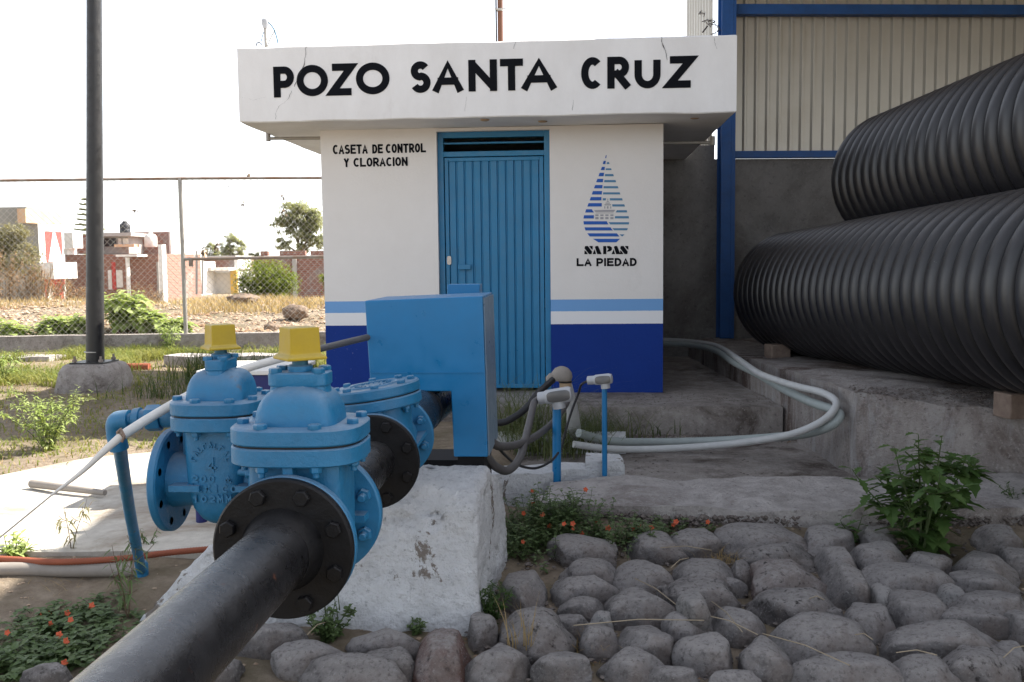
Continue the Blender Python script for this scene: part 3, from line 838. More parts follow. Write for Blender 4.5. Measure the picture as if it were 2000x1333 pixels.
for yt, yb, a, b in ((632,656,514,524),(632,656,540,556),(632,656,573,583),(612,624,516,582),(597,606,526,572),(582,590,538,560),(556,578,545,552)):
    quad(mg, [(a,yb),(b,yb),(b,yt),(a,yt)])
emblem = md.build('drop_emblem', M['drop_dark'], house)
mt.build('teal_bars', M['drop_teal'], emblem); mg.build('building_icon', M['drop_grey'], emblem)

# door
FY = HY0 + 0.05
df = MB()
w = 0.045
df.box((DX0, FY, HZ0), (DX0+w, FY+.06, DZ1)).box((DX1-w, FY, HZ0), (DX1, FY+.06, DZ1)).box((DX0+w, FY, DZ1-.045), (DX1-w, FY+.06, DZ1))
LZ0, LZ1 = 2.092, DZ1 - .045
df.box((DX0+w, FY, LZ0-.04), (DX1-w, FY+.06, LZ0)).box((DX0+w, FY+.012, LZ0+.058), (DX1-w, FY+.05, LZ0+.072))
door = df.build('door', M['blue_door'], house, bevel=0.003)
lf = MB()
ax0, ax1, az0, az1 = DX0+w+.006, DX1-w-.006, HZ0+.03, LZ0-.046
b = 0.03
lf.box((ax0, FY+.008, az0), (ax0+b, FY+.045, az1)).box((ax1-b, FY+.008, az0), (ax1, FY+.045, az1)).box((ax0+b, FY+.008, az1-b), (ax1-b, FY+.045, az1)).box((ax0+b, FY+.008, az0), (ax1-b, FY+.045, az0+b))
leaf = lf.build('door_leaf', M['blue_door'], door, bevel=0.003)
sp_ = MB()
ns = 11
pw = (ax1 - ax0 - 2*b) / ns
for i in range(ns):                           # folded sheet-metal strips with narrow grooves
    x0 = ax0 + b + i * pw
    sec = [(0.0, .030), (.006, .018), (pw-.012, .018), (pw-.006, .030)]
    vs = []
    for z in (az0+b, az1-b):
        vs += [(x0 + p[0], FY + p[1], z) for p in sec] + [(x0 + pw, FY + .030, z)]
    sp_.add(vs, [(j, j+1, 5+j+1, 5+j) for j in range(4)])
sp_.build('door_panel', M['blue_door'], leaf)
hb = MB()
p0, p1 = PY(895, 527, FY), PY(920, 517, FY)
hb.box((p0.x, FY-.022, p0.z), (p1.x, FY-.006, p1.z)).box((p0.x+.01, FY-.006, p0.z+.006), (p0.x+.03, FY+.02, p1.z-.006)).box((p1.x-.03, FY-.006, p0.z+.006), (p1.x-.01, FY+.02, p1.z-.006))
hb.build('door_handle', M['blue_door'], leaf, bevel=0.003)
lk = MB()
p = PY(877, 509, FY)
lk.loft([(0, .017, .034, 4), (.008, .017, .034, 4)], 20)
lk.v = [(p.x + v[0], FY + .012 - v[2], p.z + v[1]) for v in lk.v]
lk.lathe([(0.007, 0), (.007, .014)], (p.x, FY+.006, p.z-.004), (0, -1, 0), 12)
lk.build('lock', M['lock'], leaf)

# cracks in the fascia and stains of old fixings
ck = MB()
def crack(pts, wd):
    q = [Vector(PY(*p, SY0)) for p in pts]
    fine = []
    for a, b2 in zip(q, q[1:]):
        for i in range(6):
            p_ = a.lerp(b2, i/6); p_ += Vector((noise.noise(p_*40)*.007, 0, noise.noise(p_*40+Vector((9,9,9)))*.004)); fine.append(p_)
    fine.append(q[-1])
    for i in range(len(fine)-1):
        a, c = fine[i], fine[i+1]
        w0 = wd * (0.4 + abs(noise.noise(a*25)) * 1.5)
        ck.add([(a.x-w0, SY0-.0045, a.z), (a.x+w0, SY0-.0045, a.z), (c.x+w0, SY0-.0045, c.z), (c.x-w0, SY0-.0045, c.z)], [(0,1,2,3)])
crack([(598,88),(597,104),(594,128),(583,150),(575,170)], .0024)
crack([(570,178),(562,196),(545,208),(538,222),(539,234)], .0010)
crack([(1291,72),(1294,88),(1300,100),(1303,118)], .0026)
crack([(1395,73),(1397,88),(1400,96)], .0011)
crack([(1010,72),(1003,96)], .0009); crack([(912,190),(908,218)], .0009); crack([(1120,196),(1118,216)], .0008); crack([(470,190),(495,196),(520,190)], .0008)
ck.build('crack', M['cable'], slab)
sx = MB()
for px, py in ((947, 234), (1357, 230), (1060, 237)):
    q = PZ(px, py, SZ0)
    sx.lathe([(.035, 0), (.032, -.006), (.02, -.010)], (q.x, q.y, SZ0 - .001), (0, 0, 1), 14)
sx.build('soffit_fixing', M['tape'], slab)
dp = MB()
a = PY(524, 271, 7.75); dp.tube([(HX0, 7.75, a.z-.005), (a.x, 7.75, a.z)], .013, 10)
dp.tube([(a.x, 7.75, a.z-.022), (a.x, 7.75, a.z+.055)], .02, 10)
dp.build('drain_pipe', M['post_steel'], house, smooth=40)
dp = MB()
a = PY(1392, 279, 7.9); dp.tube([(HX1, 7.9, a.z+.004), (a.x, 7.9, a.z)], .013, 10)
dp.tube([(a.x, 7.9, a.z-.02), (a.x, 7.9, a.z+.05)], .019, 10)
dp.build('drain_pipe', M['post_steel'], house, smooth=40)

# things on the roof
a = PY(977, 70, 9.4)
t = thing('antenna_mast', 'thin rusty brown mast with a black cable rising from the pump house roof', 'mast', (a.x, 9.4, SZ1))
MB().tube([(a.x, 9.4, SZ1-.002), (a.x+.01, 9.4, 6.2)], .026, 12).build('pole', M['brown_pole'], t, smooth=40)
MB().tube(smooth_path([(a.x-.05, 9.37, SZ1), (a.x-.055, 9.37, SZ1+.15), (a.x-.03, 9.365, SZ1+.34), (a.x-.033, 9.365, SZ1+.5), (a.x-.036, 9.365, 6.1)]), .008, 6).build('cable', M['cable'], t, smooth=40)
a2 = PY(977, 20, 9.4)
MB().lathe([(.03, -.012), (.03, .012)], (a.x, 9.4, a2.z), (0, 0, 1), 12).tube([(a.x-.05, 9.36, a2.z), (a.x+.06, 9.36, a2.z)], .006, 6).build('clamp', M['post_steel'], t)

a = PY(519, 86, 7.3); bt = PY(520, 42, 7.3)
t = thing('service_mast', 'short grey conduit stub with loose wires at the corner of the roof', 'conduit stub', (a.x, 7.3, SZ1))
MB().tube([(a.x, 7.3, SZ1-.002), (a.x, 7.3, bt.z-.02)], .011, 10).build('pipe', M['post_steel'], t, smooth=40)
MB().loft([(bt.z-.05, .016, .016, 2), (bt.z-.02, .026, .022, 2.5), (bt.z+.01, .026, .022, 2.5), (bt.z+.022, .012, .012, 2)], 16, (a.x, 7.3, 0)).build('cap', M['fitting'], t, smooth=40)
MB().tube(smooth_path([(a.x+.02, 7.3, bt.z), PY(534, 56, 7.3), PY(540, 72, 7.3), PY(543, 85, 7.32)]), .0045, 6).build('wire', M['stem'], t)
MB().tube(smooth_path([(a.x-.01, 7.3, bt.z-.08), PY(514, 66, 7.3), PY(510, 82, 7.3)]), .003, 6).build('wire', M['stem'], t)
MB().tube(smooth_path([PY(500, 91, 7.3), PY(502, 85, 7.3), PY(507, 83.5, 7.3), PY(512, 88, 7.3)]), .004, 6).build('wire', M['cable'], t)
MB().tube(smooth_path([(a.x, 7.3, SZ1+.02), PY(530, 72, 7.3), PY(538, 60, 7.3)]), .004, 6).build('strap', M['post_steel'], t)
MB().tube(smooth_path([PY(527, 38, 7.3), PY(540, 38, 7.35), PY(552, 48, 7.4), PY(562, 66, 7.4), PY(570, 85, 7.4)]), .0022, 5).build('wire', M['wire'], t)
MB().tube([PY(526, 40, 7.3), PY(556, -60, 9.5), PY(640, -420, 20)], .0030, 5).build('overhead_wire', M['wire'], t)
MB().tube([PY(538, 60, 7.3), PY(610, -34, 9.5), PY(840, -380, 20)], .0030, 5).build('overhead_wire', M['wire'], t)

# ------------------------------------------------------------------ warehouse behind
WD = Vector((1, 0.123, 0)).normalized(); WN = Vector((-0.123, 1, 0)).normalized()
W0 = Vector((1.53, 10.34, 0))                    # column foot
def WP(s, n, z): return W0 + WD * s + WN * n + Vector((0, 0, z))
ware = thing('warehouse', 'tall blue framed shed clad in corrugated grey metal behind the pipes', 'shed', tuple(W0))
ZB0, ZB1 = 2.275, 2.345
pitch = 0.121
cl = MB()
prof = []
s = 0.02
while s < 8.5:
    prof += [(s, 0.0), (s + .074, 0.0), (s + .088, -.036), (s + .107, -.036)]
    s += pitch
rows = [[tuple(WP(p[0], 0.17 + p[1], z)) for p in prof] for z in (ZB1, 4.9)]
n = len(prof)
cl.add(rows[0] + rows[1], [(i, i+1, n+i+1, n+i) for i in range(n-1)])
cl.build('wall_cladding', M['cladding'], ware)
sd = MB()
prof = []
s = 0.0
while s < 1.05:
    prof += [(s, 0.0), (s + .078, 0.0), (s + .090, -.024), (s + .109, -.024)]; s += pitch
n = len(prof)
rows = [[tuple(W0 + WN * (.18 + p[0]) + WD * (-.10 + p[1]) + Vector((0, 0, z))) for p in prof] for z in (2.40, 4.9)]
sd.add(rows[0] + rows[1], [(i, i+1, n+i+1, n+i) for i in range(n-1)])
sd.build('side_cladding', M['cladding'], ware)
def wbeam(m, s0, s1, n0, n1, z0, z1):
    vs = [WP(s0,n0,z0), WP(s1,n0,z0), WP(s1,n1,z0), WP(s0,n1,z0), WP(s0,n0,z1), WP(s1,n0,z1), WP(s1,n1,z1), WP(s0,n1,z1)]
    m.add(vs, [(0,3,2,1),(4,5,6,7),(0,1,5,4),(1,2,6,5),(2,3,7,6),(3,0,4,7)])
def column(s):
    m = MB()
    wbeam(m, s-.075, s+.075, -.08, -.068, .40, 4.6); wbeam(m, s-.075, s+.075, .068, .08, .40, 4.6); wbeam(m, s-.006, s+.006, -.068, .068, .40, 4.6)
    wbeam(m, s+.03, s+.045, -.084, -.0801, .40, 4.6)
    return m
column(0).build('column', M['blue_steel'], ware, bevel=0.002)
m = MB(); wbeam(m, .08, 8.5, .02, .13, ZB0, ZB1); m.build('girt', M['blue_steel'], ware)
m = MB(); wbeam(m, .08, 8.5, .02, .13, 3.735, 3.835); m.build('girt', M['blue_steel'], ware)
# open roof of the shed over the pipes, out of the picture: it shades the whole near side
RN = []
rf = MB()
prof = []; s = 0.0
while s < 15:
    prof += [(s, 0.0), (s + .15, 0.0), (s + .17, .03), (s + .23, .03)]; s += .25
n = len(prof)
ROOF_S0, ROOF_Z = -0.22, 4.40
rows = [[tuple(WP(ROOF_S0 + p[0], nn, ROOF_Z + p[1] + 0.06 * p[0])) for p in prof] for nn in (-8.3, .45)]
rf.add(rows[0] + rows[1], [(i, i+1, n+i+1, n+i) for i in range(n-1)])
rows = [[tuple(Vector(v) + Vector((0, 0, .02))) for v in r] for r in rows]
rf.add(rows[0] + rows[1], [(i, n+i, n+i+1, i+1) for i in range(n-1)])
rf.build('roof', M['cladding'], ware)
m = MB(); wbeam(m, 8.5, 8.56, -8.3, .45, -.2, 4.86); m.build('side_wall', M['cladding'], ware)  # closed wall out of view, added to darken the space under the roof
m = MB()
for nn in (-8.2, -4.2, .1):
    m.beam(WP(.05, nn, 4.22), WP(15, nn, 5.1), .1, .2)
m.build('roof_beam', M['blue_steel'], ware)
m = MB()
for nn in (-8.2,):
    vs = [WP(-.075, nn-.08, -.2), WP(.075, nn-.08, -.2), WP(.075, nn+.08, -.2), WP(-.075, nn+.08, -.2)]
    vs += [v + Vector((0, 0, 4.7)) for v in vs]
    m.add(vs, [(0,3,2,1),(4,5,6,7),(0,1,5,4),(1,2,6,5),(2,3,7,6),(3,0,4,7)])
m.build('column', M['blue_steel'], ware)

# concrete boundary wall under the cladding
m = MB()
def wall_pt(s, n, z): return WP(s, n, z)
wbeam(m, -.86, 8.5, .10, .30, -.1, ZB0-.004); wbeam(m, -.86, -.09, .12, .29, ZB0-.004, ZB0+.14)
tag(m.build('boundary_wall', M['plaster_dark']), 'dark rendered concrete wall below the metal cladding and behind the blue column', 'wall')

# razor wire snagged between roof corner and column
pts = []
for i in range(60):
    t = i / 59
    c = P(1372, 20, 10.6).lerp(P(1400, 64, 9.9), t)
    pts.append(c + Vector((cos(t*22)*.05, sin(t*22)*.05, cos(t*9)*.02)))
mbz = MB().tube(pts, .005, 5)
for i in range(0, 60, 3):
    d = Vector((random.uniform(-1,1), random.uniform(-1,1), random.uniform(-1,1))).normalized() * .035
    mbz.tube([pts[i]-d, pts[i]+d], .0035, 4)
mbz.tube([P(1372, 64, 10), P(1382, 51, 10)], .009, 6)
tag(mbz.build('razor_wire', M['wire_dark']), 'tangle of razor wire beside the blue column above the white roof', 'razor wire')
# ------------------------------------------------------------------ corrugated pipes
PD = Vector((-0.127, 1, -0.034)).normalized()
def corrugated_mesh(R=0.536, L=6.3, pitch=0.140):
    m = MB(); prof = []
    n = int(L / pitch)
    for i in range(n):
        h = i * pitch
        prof += [(R-.060, h+.004), (R-.060, h+.022)]
        for k in range(9):
            a = pi * k / 8
            prof.append((R - .050 + .050 * (sin(a) ** 0.62 if sin(a) > 1e-6 else 0), h + .026 + (pitch-.027) * (1 - cos(a)) / 2))
    prof += [(R-.060, n*pitch), (R-.085, n*pitch), (R-.085, 0)]
    m.lathe(prof, (0,0,0), (0,0,1), 96, closed=True)
    return m
EYL = 9.25
def pipe_at(name, ref, axis_end, label, src=None):
    # axis_end: far end centre; pipe runs back toward the camera
    if src is None:
        o = corrugated_mesh().build(name, M['corr'], smooth=60)
    else:
        o = src.copy(); COL.objects.link(o); o.name = name
    o.matrix_world = frame(axis_end, -PD)
    return tag(o, label, 'pipe', 'big black corrugated pipes stacked on the platform')
E1 = Vector((1.881, 8.83, 0.929))
lowp = pipe_at('corrugated_pipe', None, E1, 'lower front black corrugated pipe lying on brick chocks')
sidev = PD.cross(Vector((0, 0, 1))).normalized()
E3 = E1 + sidev * 1.085
E2 = Vector((2.52, 8.07, 1.845))
pipe_at('corrugated_pipe', None, E2, 'upper black corrugated pipe resting on top of the stack', lowp)
pipe_at('corrugated_pipe', None, E3, 'black corrugated pipe hidden behind the lower front one', lowp)
# timber spacer between them, brick chocks below
a = P(1690, 420, 8.0)
mb = MB().beam(a - WD*.16 , a + WD*.28, .12, .05)
tag(mb.build('timber_block', M['wood'], bevel=0.006), 'short old timber wedged between the upper and lower corrugated pipes', 'timber')
def chock(px, py, Z, w, h, label, rz):
    c = P(px, py, Z)
    zb = plat_h(c.x, c.y) - .012
    top = c.z + h/2
    m = MB().obox((0, 0, (top - zb)/2), (w, w*.8, top - zb), Matrix.Rotation(rz, 3, 'Z'))
    o = m.build('brick_chock', M['brick_block'], bevel=0.008)
    o.location = (c.x, c.y, zb)
    tag(o, label, 'brick', 'bricks chocking the lower corrugated pipe')
chock(1518, 684, 8.0, .17, .10, 'dusty brick chock near the blue column end of the pipe', .3)
chock(1985, 787, 5.0, .17, .11, 'dusty brick chock at the near edge of the concrete platform', .25)

# ------------------------------------------------------------------ pipework: bolts, flanges, valves
AX, AZ = -0.580, 0.690                              # pipeline axis runs along Y
def hex_prof(m, r, h0, h1, o=(0,0,0)):
    m.lathe([(r*.96, h0), (r, h0 + .1*(h1-h0)), (r, h1 - .2*(h1-h0)), (r*.86, h1)], o, (0,0,1), 6)
def bolt_mesh(name, r, h, shank=0.0, mat=None):
    m = MB(); hex_prof(m, r, 0, h)
    if shank: m.lathe([(r*.52, h), (r*.52, h+shank*.9), (r*.42, h+shank)], (0,0,0), (0,0,1), 12)
    o = m.build(name, mat, smooth=30)
    me = o.data
    bpy.data.objects.remove(o)
    return me
B_BLACK = bolt_mesh('bolt_black', .0165, .014, 0, M['black_flange'])
B_BLUE = bolt_mesh('bolt_blue', .0165, .015, .022, M['blue'])
B_BLUE_S = bolt_mesh('bolt_blue_small', .0135, .011, 0, M['blue'])
B_BLUE_N = bolt_mesh('nut_blue_small', .0125, .013, .010, M['blue'])
def flange_prof(R, t, hole=0.0): return [(hole, 0), (R-.004, 0), (R, .004), (R, t-.004), (R-.004, t), (hole, t)]

def gate_valve(name, label, loc, rz, s, embossed=False, nx=1.0, ny=1.0, ext=0.0):
    t = thing(name, label, 'valve', loc, rz, 'gate valves with yellow operating caps')
    S = lambda secs: [tuple([z*s, hx*s, hy*s, e]) for z, hx, hy, e in secs]
    bd = MB().loft(S([(-.112,.030,.022,2.2), (-.106,.058,.040,2.4), (-.09,.082,.056,2.6), (-.06,.096,.070,3.4), (.0,.098,.078,5), (.10,.096,.078,8), (.158,.096,.078,8)]), 48)
    bd.lathe([(.075*s, -(.112+ext)*s), (.068*s, -.06*s), (.074*s, 0), (.068*s, .06*s), (.075*s, .112*s)], (0,0,0), (0,1,0), 32)
    for sy in (-1, 1):                              # webs between chest and end flanges
        bd.box((-.112*s, min(sy*.068, sy*.112)*s, -.008*s), (.112*s, max(sy*.03, sy*.112)*s, .008*s))
        bd.box((-.010*s, min(sy*.06, sy*.110)*s, .05*s), (.010*s, max(sy*.06, sy*.110)*s, .158*s))
    body = bd.build('body', M['blue'], t, smooth=35, local=True)
    for sy in (-1, 1):
        fl = MB().lathe(flange_prof(.1395*s, .024*s), (0, sy*.111*s if sy > 0 else -(.135+ext)*s, 0), (0,1,0), 56).build('flange', M['blue'], t, smooth=30, local=True)
        for k in range(8):
            a = 2*pi*(k+.5)/8
            if sy > 0:
                pass
                share(B_BLUE, 'bolt', t, frame((cos(a)*.112*s, sy*.111*s, sin(a)*.112*s), (0, -sy, 0), k) @ Matrix.Scale(s, 4))
    if embossed:
        for k in range(8):
            a = 2*pi*(k+.5)/8
            MB().lathe([(.0001, 0), (.0105*s, 0)], (cos(a)*.112*s, -(.1105+ext)*s, sin(a)*.112*s), (0,1,0), 14).lathe([(.0001, 0), (.0105*s, 0)], (cos(a)*.112*s, -(.1355+ext)*s, sin(a)*.112*s), (0,-1,0), 14).build('bolt_hole', M['stem'], t, local=True)
    lp_ = MB().loft(S([(.152,.132,.116,3.2), (.155,.136,.120,3.2), (.186,.136,.120,3.2), (.189,.133,.117,3.2)]), 64).build('lower_plate', M['blue'], t, smooth=35, local=True)
    MB().loft(S([(.189,.128,.112,3.2), (.1935,.128,.112,3.2)]), 64).build('gasket', M['rubber'], t, local=True)
    dome = [(.1935,.133,.117,3.2), (.1965,.136,.120,3.2), (.224,.136,.120,3.2), (.228,.131,.115,3.2)]
    bonnet = MB().loft(S(dome), 64)
    secs = []
    for i in range(11):
        q = i / 10
        secs.append((.226 + .080*sin(q*pi/2), .0845*max(.12, cos(q*pi/2))**.62, .080*max(.20, cos(q*pi/2))**.42, 5))
    bonnet.loft(S(secs), 48)
    bonnet.loft(S([(.226,.074*nx,.036*ny,3.5), (.262,.068*nx,.036*ny,3.5), (.306,.0585*nx,.037*ny,4)]), 40)
    bonnet.build('bonnet', M['blue'], t, smooth=40, local=True)
    cl_ = MB().loft(S([(.304,.060*nx,.038*ny,4.5), (.307,.0625*nx,.040*ny,4.5), (.330,.0625*nx,.040*ny,4.5), (.333,.059*nx,.037*ny,4.5)]), 40)
    cl_.loft(S([(.332,.026,.026,2), (.344,.026,.026,2), (.347,.022,.022,2)]), 24)
    cl_.build('packing_gland', M['blue'], t, smooth=35, local=True)
    for sx, sy in ((-1,-1), (1,-1), (1,1), (-1,1)):
        share(B_BLUE_S, 'bolt', t, frame((sx*.045*s*nx, sy*.026*s*ny, .331*s), (0,0,1), .4) @ Matrix.Scale(s, 4))
    for bx, by in ((-.055,-.102), (.055,-.102), (.115,-.03), (-.115,-.03), (.055,.102), (-.055,.102), (.113,.06), (-.113,.06)):
        share(B_BLUE_S, 'bolt', t, frame((bx*s, by*s, .2275*s), (0,0,1), bx*9) @ Matrix.Scale(s, 4))
        share(B_BLUE_N, 'nut', t, frame((bx*s, by*s, .1525*s), (0,0,-1), by*9) @ Matrix.Scale(s, 4))
    MB().lathe([(.0165*s,.34*s), (.0165*s,.372*s)], (0,0,0), (0,0,1), 16).build('stem', M['stem'], t, smooth=40, local=True)
    cp = MB()
    R2 = Matrix.Rotation(.66, 3, 'Z')
    def sq(z, h): return [tuple(R2 @ Vector((sx*h*s, sy*h*s, z*s))) for sx, sy in ((-1,-1),(1,-1),(1,1),(-1,1))]
    lv = [sq(.358,.043), sq(.364,.043), sq(.371,.0335), sq(.425,.0315)]
    vs = sum(lv, [])
    cp.add(vs, [(i*4+k, i*4+(k+1)%4, (i+1)*4+(k+1)%4, (i+1)*4+k) for i in range(3) for k in range(4)] + [(3,2,1,0), (12,13,14,15)])
    cp.build('operating_cap', M['yellow'], t, bevel=0.0025, local=True)
    if embossed:
        em = MB()
        xs = .0985 * s
        def mp(u, v, w): return (xs - .0012 + w, u, v)
        def line(txt, c, z0, h, cw, gap, tk):
            tot = len(txt)*cw + (len(txt)-1)*gap; x = c - tot/2
            for ch in txt:
                if ch != ' ': glyph(em, ch, x, x+cw, z0, z0+h, tk, mp, .0032)
                x += cw + gap
        line('4', 0, .042*s, .034, .026, 0, .005)
        line('200 A', 0, .014*s, .019, .016, .005, .0045)
        line('MEXICO', 0, -.012*s, .019, .017, .005, .0045)
        line('102MM', 0, -.039*s, .018, .016, .005, .0045)
        for i, ang in enumerate(range(-72, 73, 18)):            # worn arc of cast letters, no longer legible
            a = radians(90 - ang); c = (.046*cos(a), .058 + .046*sin(a)*1.05)
            if i % 3 == 1: ln = [(-.004,-.006), (.0,.006), (.004,-.006)]
            elif i % 3 == 2: ln = [(-.004,.006), (-.004,-.006), (.004,-.006)]
            else: ln = [(-.004,-.006), (-.004,.006), (.004,.006)]
            rr = Matrix.Rotation(-radians(ang), 2)
            pl = [(rr @ Vector(q))*1.0 + Vector(c) for q in ln]
            for qd in stroke([(p_.x, p_.y) for p_ in pl], .003):
                em.add([mp(p_.x, p_.y, 0) for p_ in qd] + [mp(p_.x, p_.y, .003) for p_ in qd], [(4,5,6,7),(0,1,5,4),(1,2,6,5),(2,3,7,6),(3,0,4,7)])
        em.build('cast_lettering', M['blue'], t, local=True)
    return t
gate_valve('gate_valve', 'front blue gate valve bolted to the black foreground pipe', (AX, 1.98, AZ), 0, 1.0)
gate_valve('gate_valve', 'rear left blue gate valve with raised cast lettering and an open flange', (-.907, 2.40, .695), -pi/2, .94, True, .95, .75, .026)

# foreground discharge pipe
t = thing('discharge_pipe', 'long black steel pipe with bolted flange running down into the lower left foreground', 'pipe', (AX, 1.8, AZ))
MB().tube([(AX, -2.2, AZ), (AX, 1.80, AZ)], .0675, 56).build('pipe', M['black_pipe'], t, smooth=40)
MB().lathe(flange_prof(.1395, .023, .02), (AX, 1.8195, AZ), (0,1,0), 64).build('flange', M['black_flange'], t, smooth=30)
MB().lathe([(.066, 1.770), (.074, 1.785), (.078, 1.806), (.083, 1.8194)], (AX, 0, AZ), (0,1,0), 48).build('weld_collar', M['black_flange'], t, smooth=40)
for k in range(8):
    a = 2*pi*(k+.5)/8
    share(B_BLACK, 'bolt', t, frame((cos(a)*.113, 1.8190-1.8, sin(a)*.113), (0,-1,0), k*1.3))
# tee spool between the valves
Y1, Y2 = 2.1160, 2.80
t = thing('tee_spool', 'black steel tee piece with end flanges between the gate valve and check valve', 'pipe fitting', (AX, 2.4, AZ))
MB().tube([(AX, Y1+.02, AZ), (AX, Y2, AZ)], .0675, 48).build('pipe', M['black_pipe'], t, smooth=40)
MB().tube([(-.77, 2.40, .695), (AX, 2.40, .693)], .055, 40).build('branch_pipe', M['black_pipe'], t, smooth=40)
MB().lathe(flange_prof(.1395, .021, .02), (AX, 2.1155, AZ), (0,1,0), 56).build('flange', M['black_flange'], t, smooth=30)
MB().lathe(flange_prof(.1395, .023, .02), (AX, 2.80, AZ), (0,1,0), 56).build('flange', M['black_flange'], t, smooth=30)
MB().lathe(flange_prof(.131, .021, .02), (-.7795, 2.40, .695), (1,0,0), 56).build('flange', M['blue'], t, smooth=30)
for k in range(8):
    a = 2*pi*(k+.5)/8
    share(B_BLACK, 'bolt', t, frame((cos(a)*.113, 2.7995-2.4, sin(a)*.113), (0,-1,0), k*1.3))
    share(B_BLUE, 'nut', t, frame((-.7585-AX, cos(a)*.105, .005+sin(a)*.105), (1,0,0), k))
t.location.x -= .016; t.location.z -= .016; t.rotation_euler = (-.045, 0, .040)
# check valve, leaning a little to its left
t = thing('check_valve', 'blue check valve with a round bolted cover tilted beside the blue steel cover', 'valve', (AX-.044, 3.03, AZ-.034))
t.rotation_euler = (0, radians(-8), .040)
CZ = .032
yf, yb = 2.824-3.03, 3.236-3.03
bd = MB().lathe([(.085, yf+.01), (.092, yf+.06), (.105, 0), (.092, yb-.06), (.085, yb-.01)], (0,0,0), (0,1,0), 40)
bd.loft([(-.05,.09,.09,2.2), (.0,.105,.112,2.2), (.06,.102,.108,2.2), (.102+CZ,.106,.112,2.2)], 48)
bd.box((.02, yf+.02, -.006), (.118, yb-.02, .006)).box((-.118, yf+.02, -.006), (-.02, yb-.02, .006))
bd.build('body', M['blue'], t, smooth=40, local=True)
MB().lathe(flange_prof(.1395, .024), (0, yf, 0), (0,1,0), 56).build('flange', M['blue'], t, smooth=30, local=True)
MB().lathe(flange_prof(.1395, .024), (0, yb-.024, 0), (0,1,0), 56).build('flange', M['blue'], t, smooth=30, local=True)
MB().lathe([(.02,.100), (.141,.100), (.145,.104), (.145,.130), (.142,.134), (.02,.134)], (0,0,CZ), (0,0,1), 64).build('lower_plate', M['blue'], t, smooth=30, local=True)
MB().lathe([(.138,.134), (.138,.138)], (0,0,CZ), (0,0,1), 48).build('gasket', M['rubber'], t, local=True)
cv = MB().lathe([(.142,.138), (.145,.142), (.145,.166), (.141,.171), (.085,.171), (.082,.176), (.075,.176), (.072,.171), (.001,.172)], (0,0,CZ), (0,0,1), 64)
for i in range(9):
    a = radians(200 + i*17)
    cv.obox((cos(a)*.055, sin(a)*.055, .1735+CZ), (.011, .004, .006), Matrix.Rotation(a, 3, 'Z'))
for i in range(7):
    a = radians(20 + i*20)
    cv.obox((cos(a)*.052, sin(a)*.052, .1735+CZ), (.012, .004, .006), Matrix.Rotation(a+.5*(i%2), 3, 'Z'))
cv.build('cover', M['blue'], t, smooth=30, local=True)
for k in range(8):
    a = 2*pi*(k+.25)/8
    share(B_BLUE_S, 'bolt', t, frame((cos(a)*.119, sin(a)*.119, .1705+CZ), (0,0,1), k))
    share(B_BLUE_N, 'nut', t, frame((cos(a)*.123, sin(a)*.123, .1005+CZ), (0,0,-1), k))
    a = 2*pi*(k+.5)/8
    share(B_BLUE, 'bolt', t, frame((cos(a)*.113, yb-.024, sin(a)*.113), (0,-1,0), k))
# suction side pipe into the pump cover
t = thing('inlet_pipe', 'short wide black pipe between the check valve and the blue steel cover', 'pipe', (AX, 3.4, AZ))
MB().tube([(AX-.03, 3.25, AZ-.02), (AX, 3.45, AZ), (AX, 3.60, AZ), (AX+.02, 3.93, AZ)], .081, 44).build('pipe', M['black_pipe'], t, smooth=50)
MB().lathe([(.0815, 0), (.084, .004), (.084, .010), (.0815, .014)], (AX, 3.56, AZ), (0,1,0), 44).build('weld_seam', M['black_pipe'], t, smooth=40)
MB().lathe(flange_prof(.1375, .021, .02), (AX-.042, 3.238, AZ-.043), (-.04,1,0), 56).build('flange', M['black_flange'], t, smooth=30)

t.location.x -= .012
# sheet steel cover over the pump head
BY0, BY1 = 3.55, 3.95
t = thing('pump_cover', 'tall bright blue sheet steel cover standing over the well head', 'steel cover', (-.56, 3.75, .1))
out = [(-.790, 1.103), (-.776, .765), (-.474, .765), (-.468, .519), (-.341, .519), (-.352, 1.117)]
MB().prism([(p_[0], p_[1]) for p_ in out][::1], (0, BY0, 0), (1,0,0), (0,0,1), -(BY1-BY0)).build('cover', M['blue_box'], t, bevel=0.004)
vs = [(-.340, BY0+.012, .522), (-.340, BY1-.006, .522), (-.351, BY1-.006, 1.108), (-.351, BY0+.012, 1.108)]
MB().add(vs + [(v[0]+.004, v[1], v[2]) for v in vs], [(0,1,2,3)[::-1], (4,5,6,7), (0,1,5,4), (1,2,6,5), (2,3,7,6), (3,0,4,7)]).build('side_sheen_panel', M['blue_sheen'], t)  # thin sheet whose colour paints the reflection on the cover's right face
a, b_ = PY(722, 729, BY0), PY(948, 731, BY0)
MB().box((-.772, BY0-.0035, a.z-.0015), (-.350, BY0-.0008, a.z+.0015)).build('seam', M['blue_box'], t)
q0, q1 = P(874, 556, 4.12), P(938, 580, 4.12)
MB().box((q0.x, 4.09, 1.02), (q1.x, 4.19, q0.z)).box((q1.x-.14, 3.951, 1.02), (q1.x-.05, 4.0899, 1.06)).build('top_hood', M['blue_box'], t, bevel=0.003)
MB().box((-.46, 3.60, .05), (-.36, 3.90, .5185)).box((-.70, 3.62, .05), (-.47, 3.95, .30)).box((-.86, 4.06, .02), (-.42, 4.30, .40)).build('pump_base_gap_shade', M['dark'], t)  # pump base, plus a near-black box painting the shaded gap behind the block

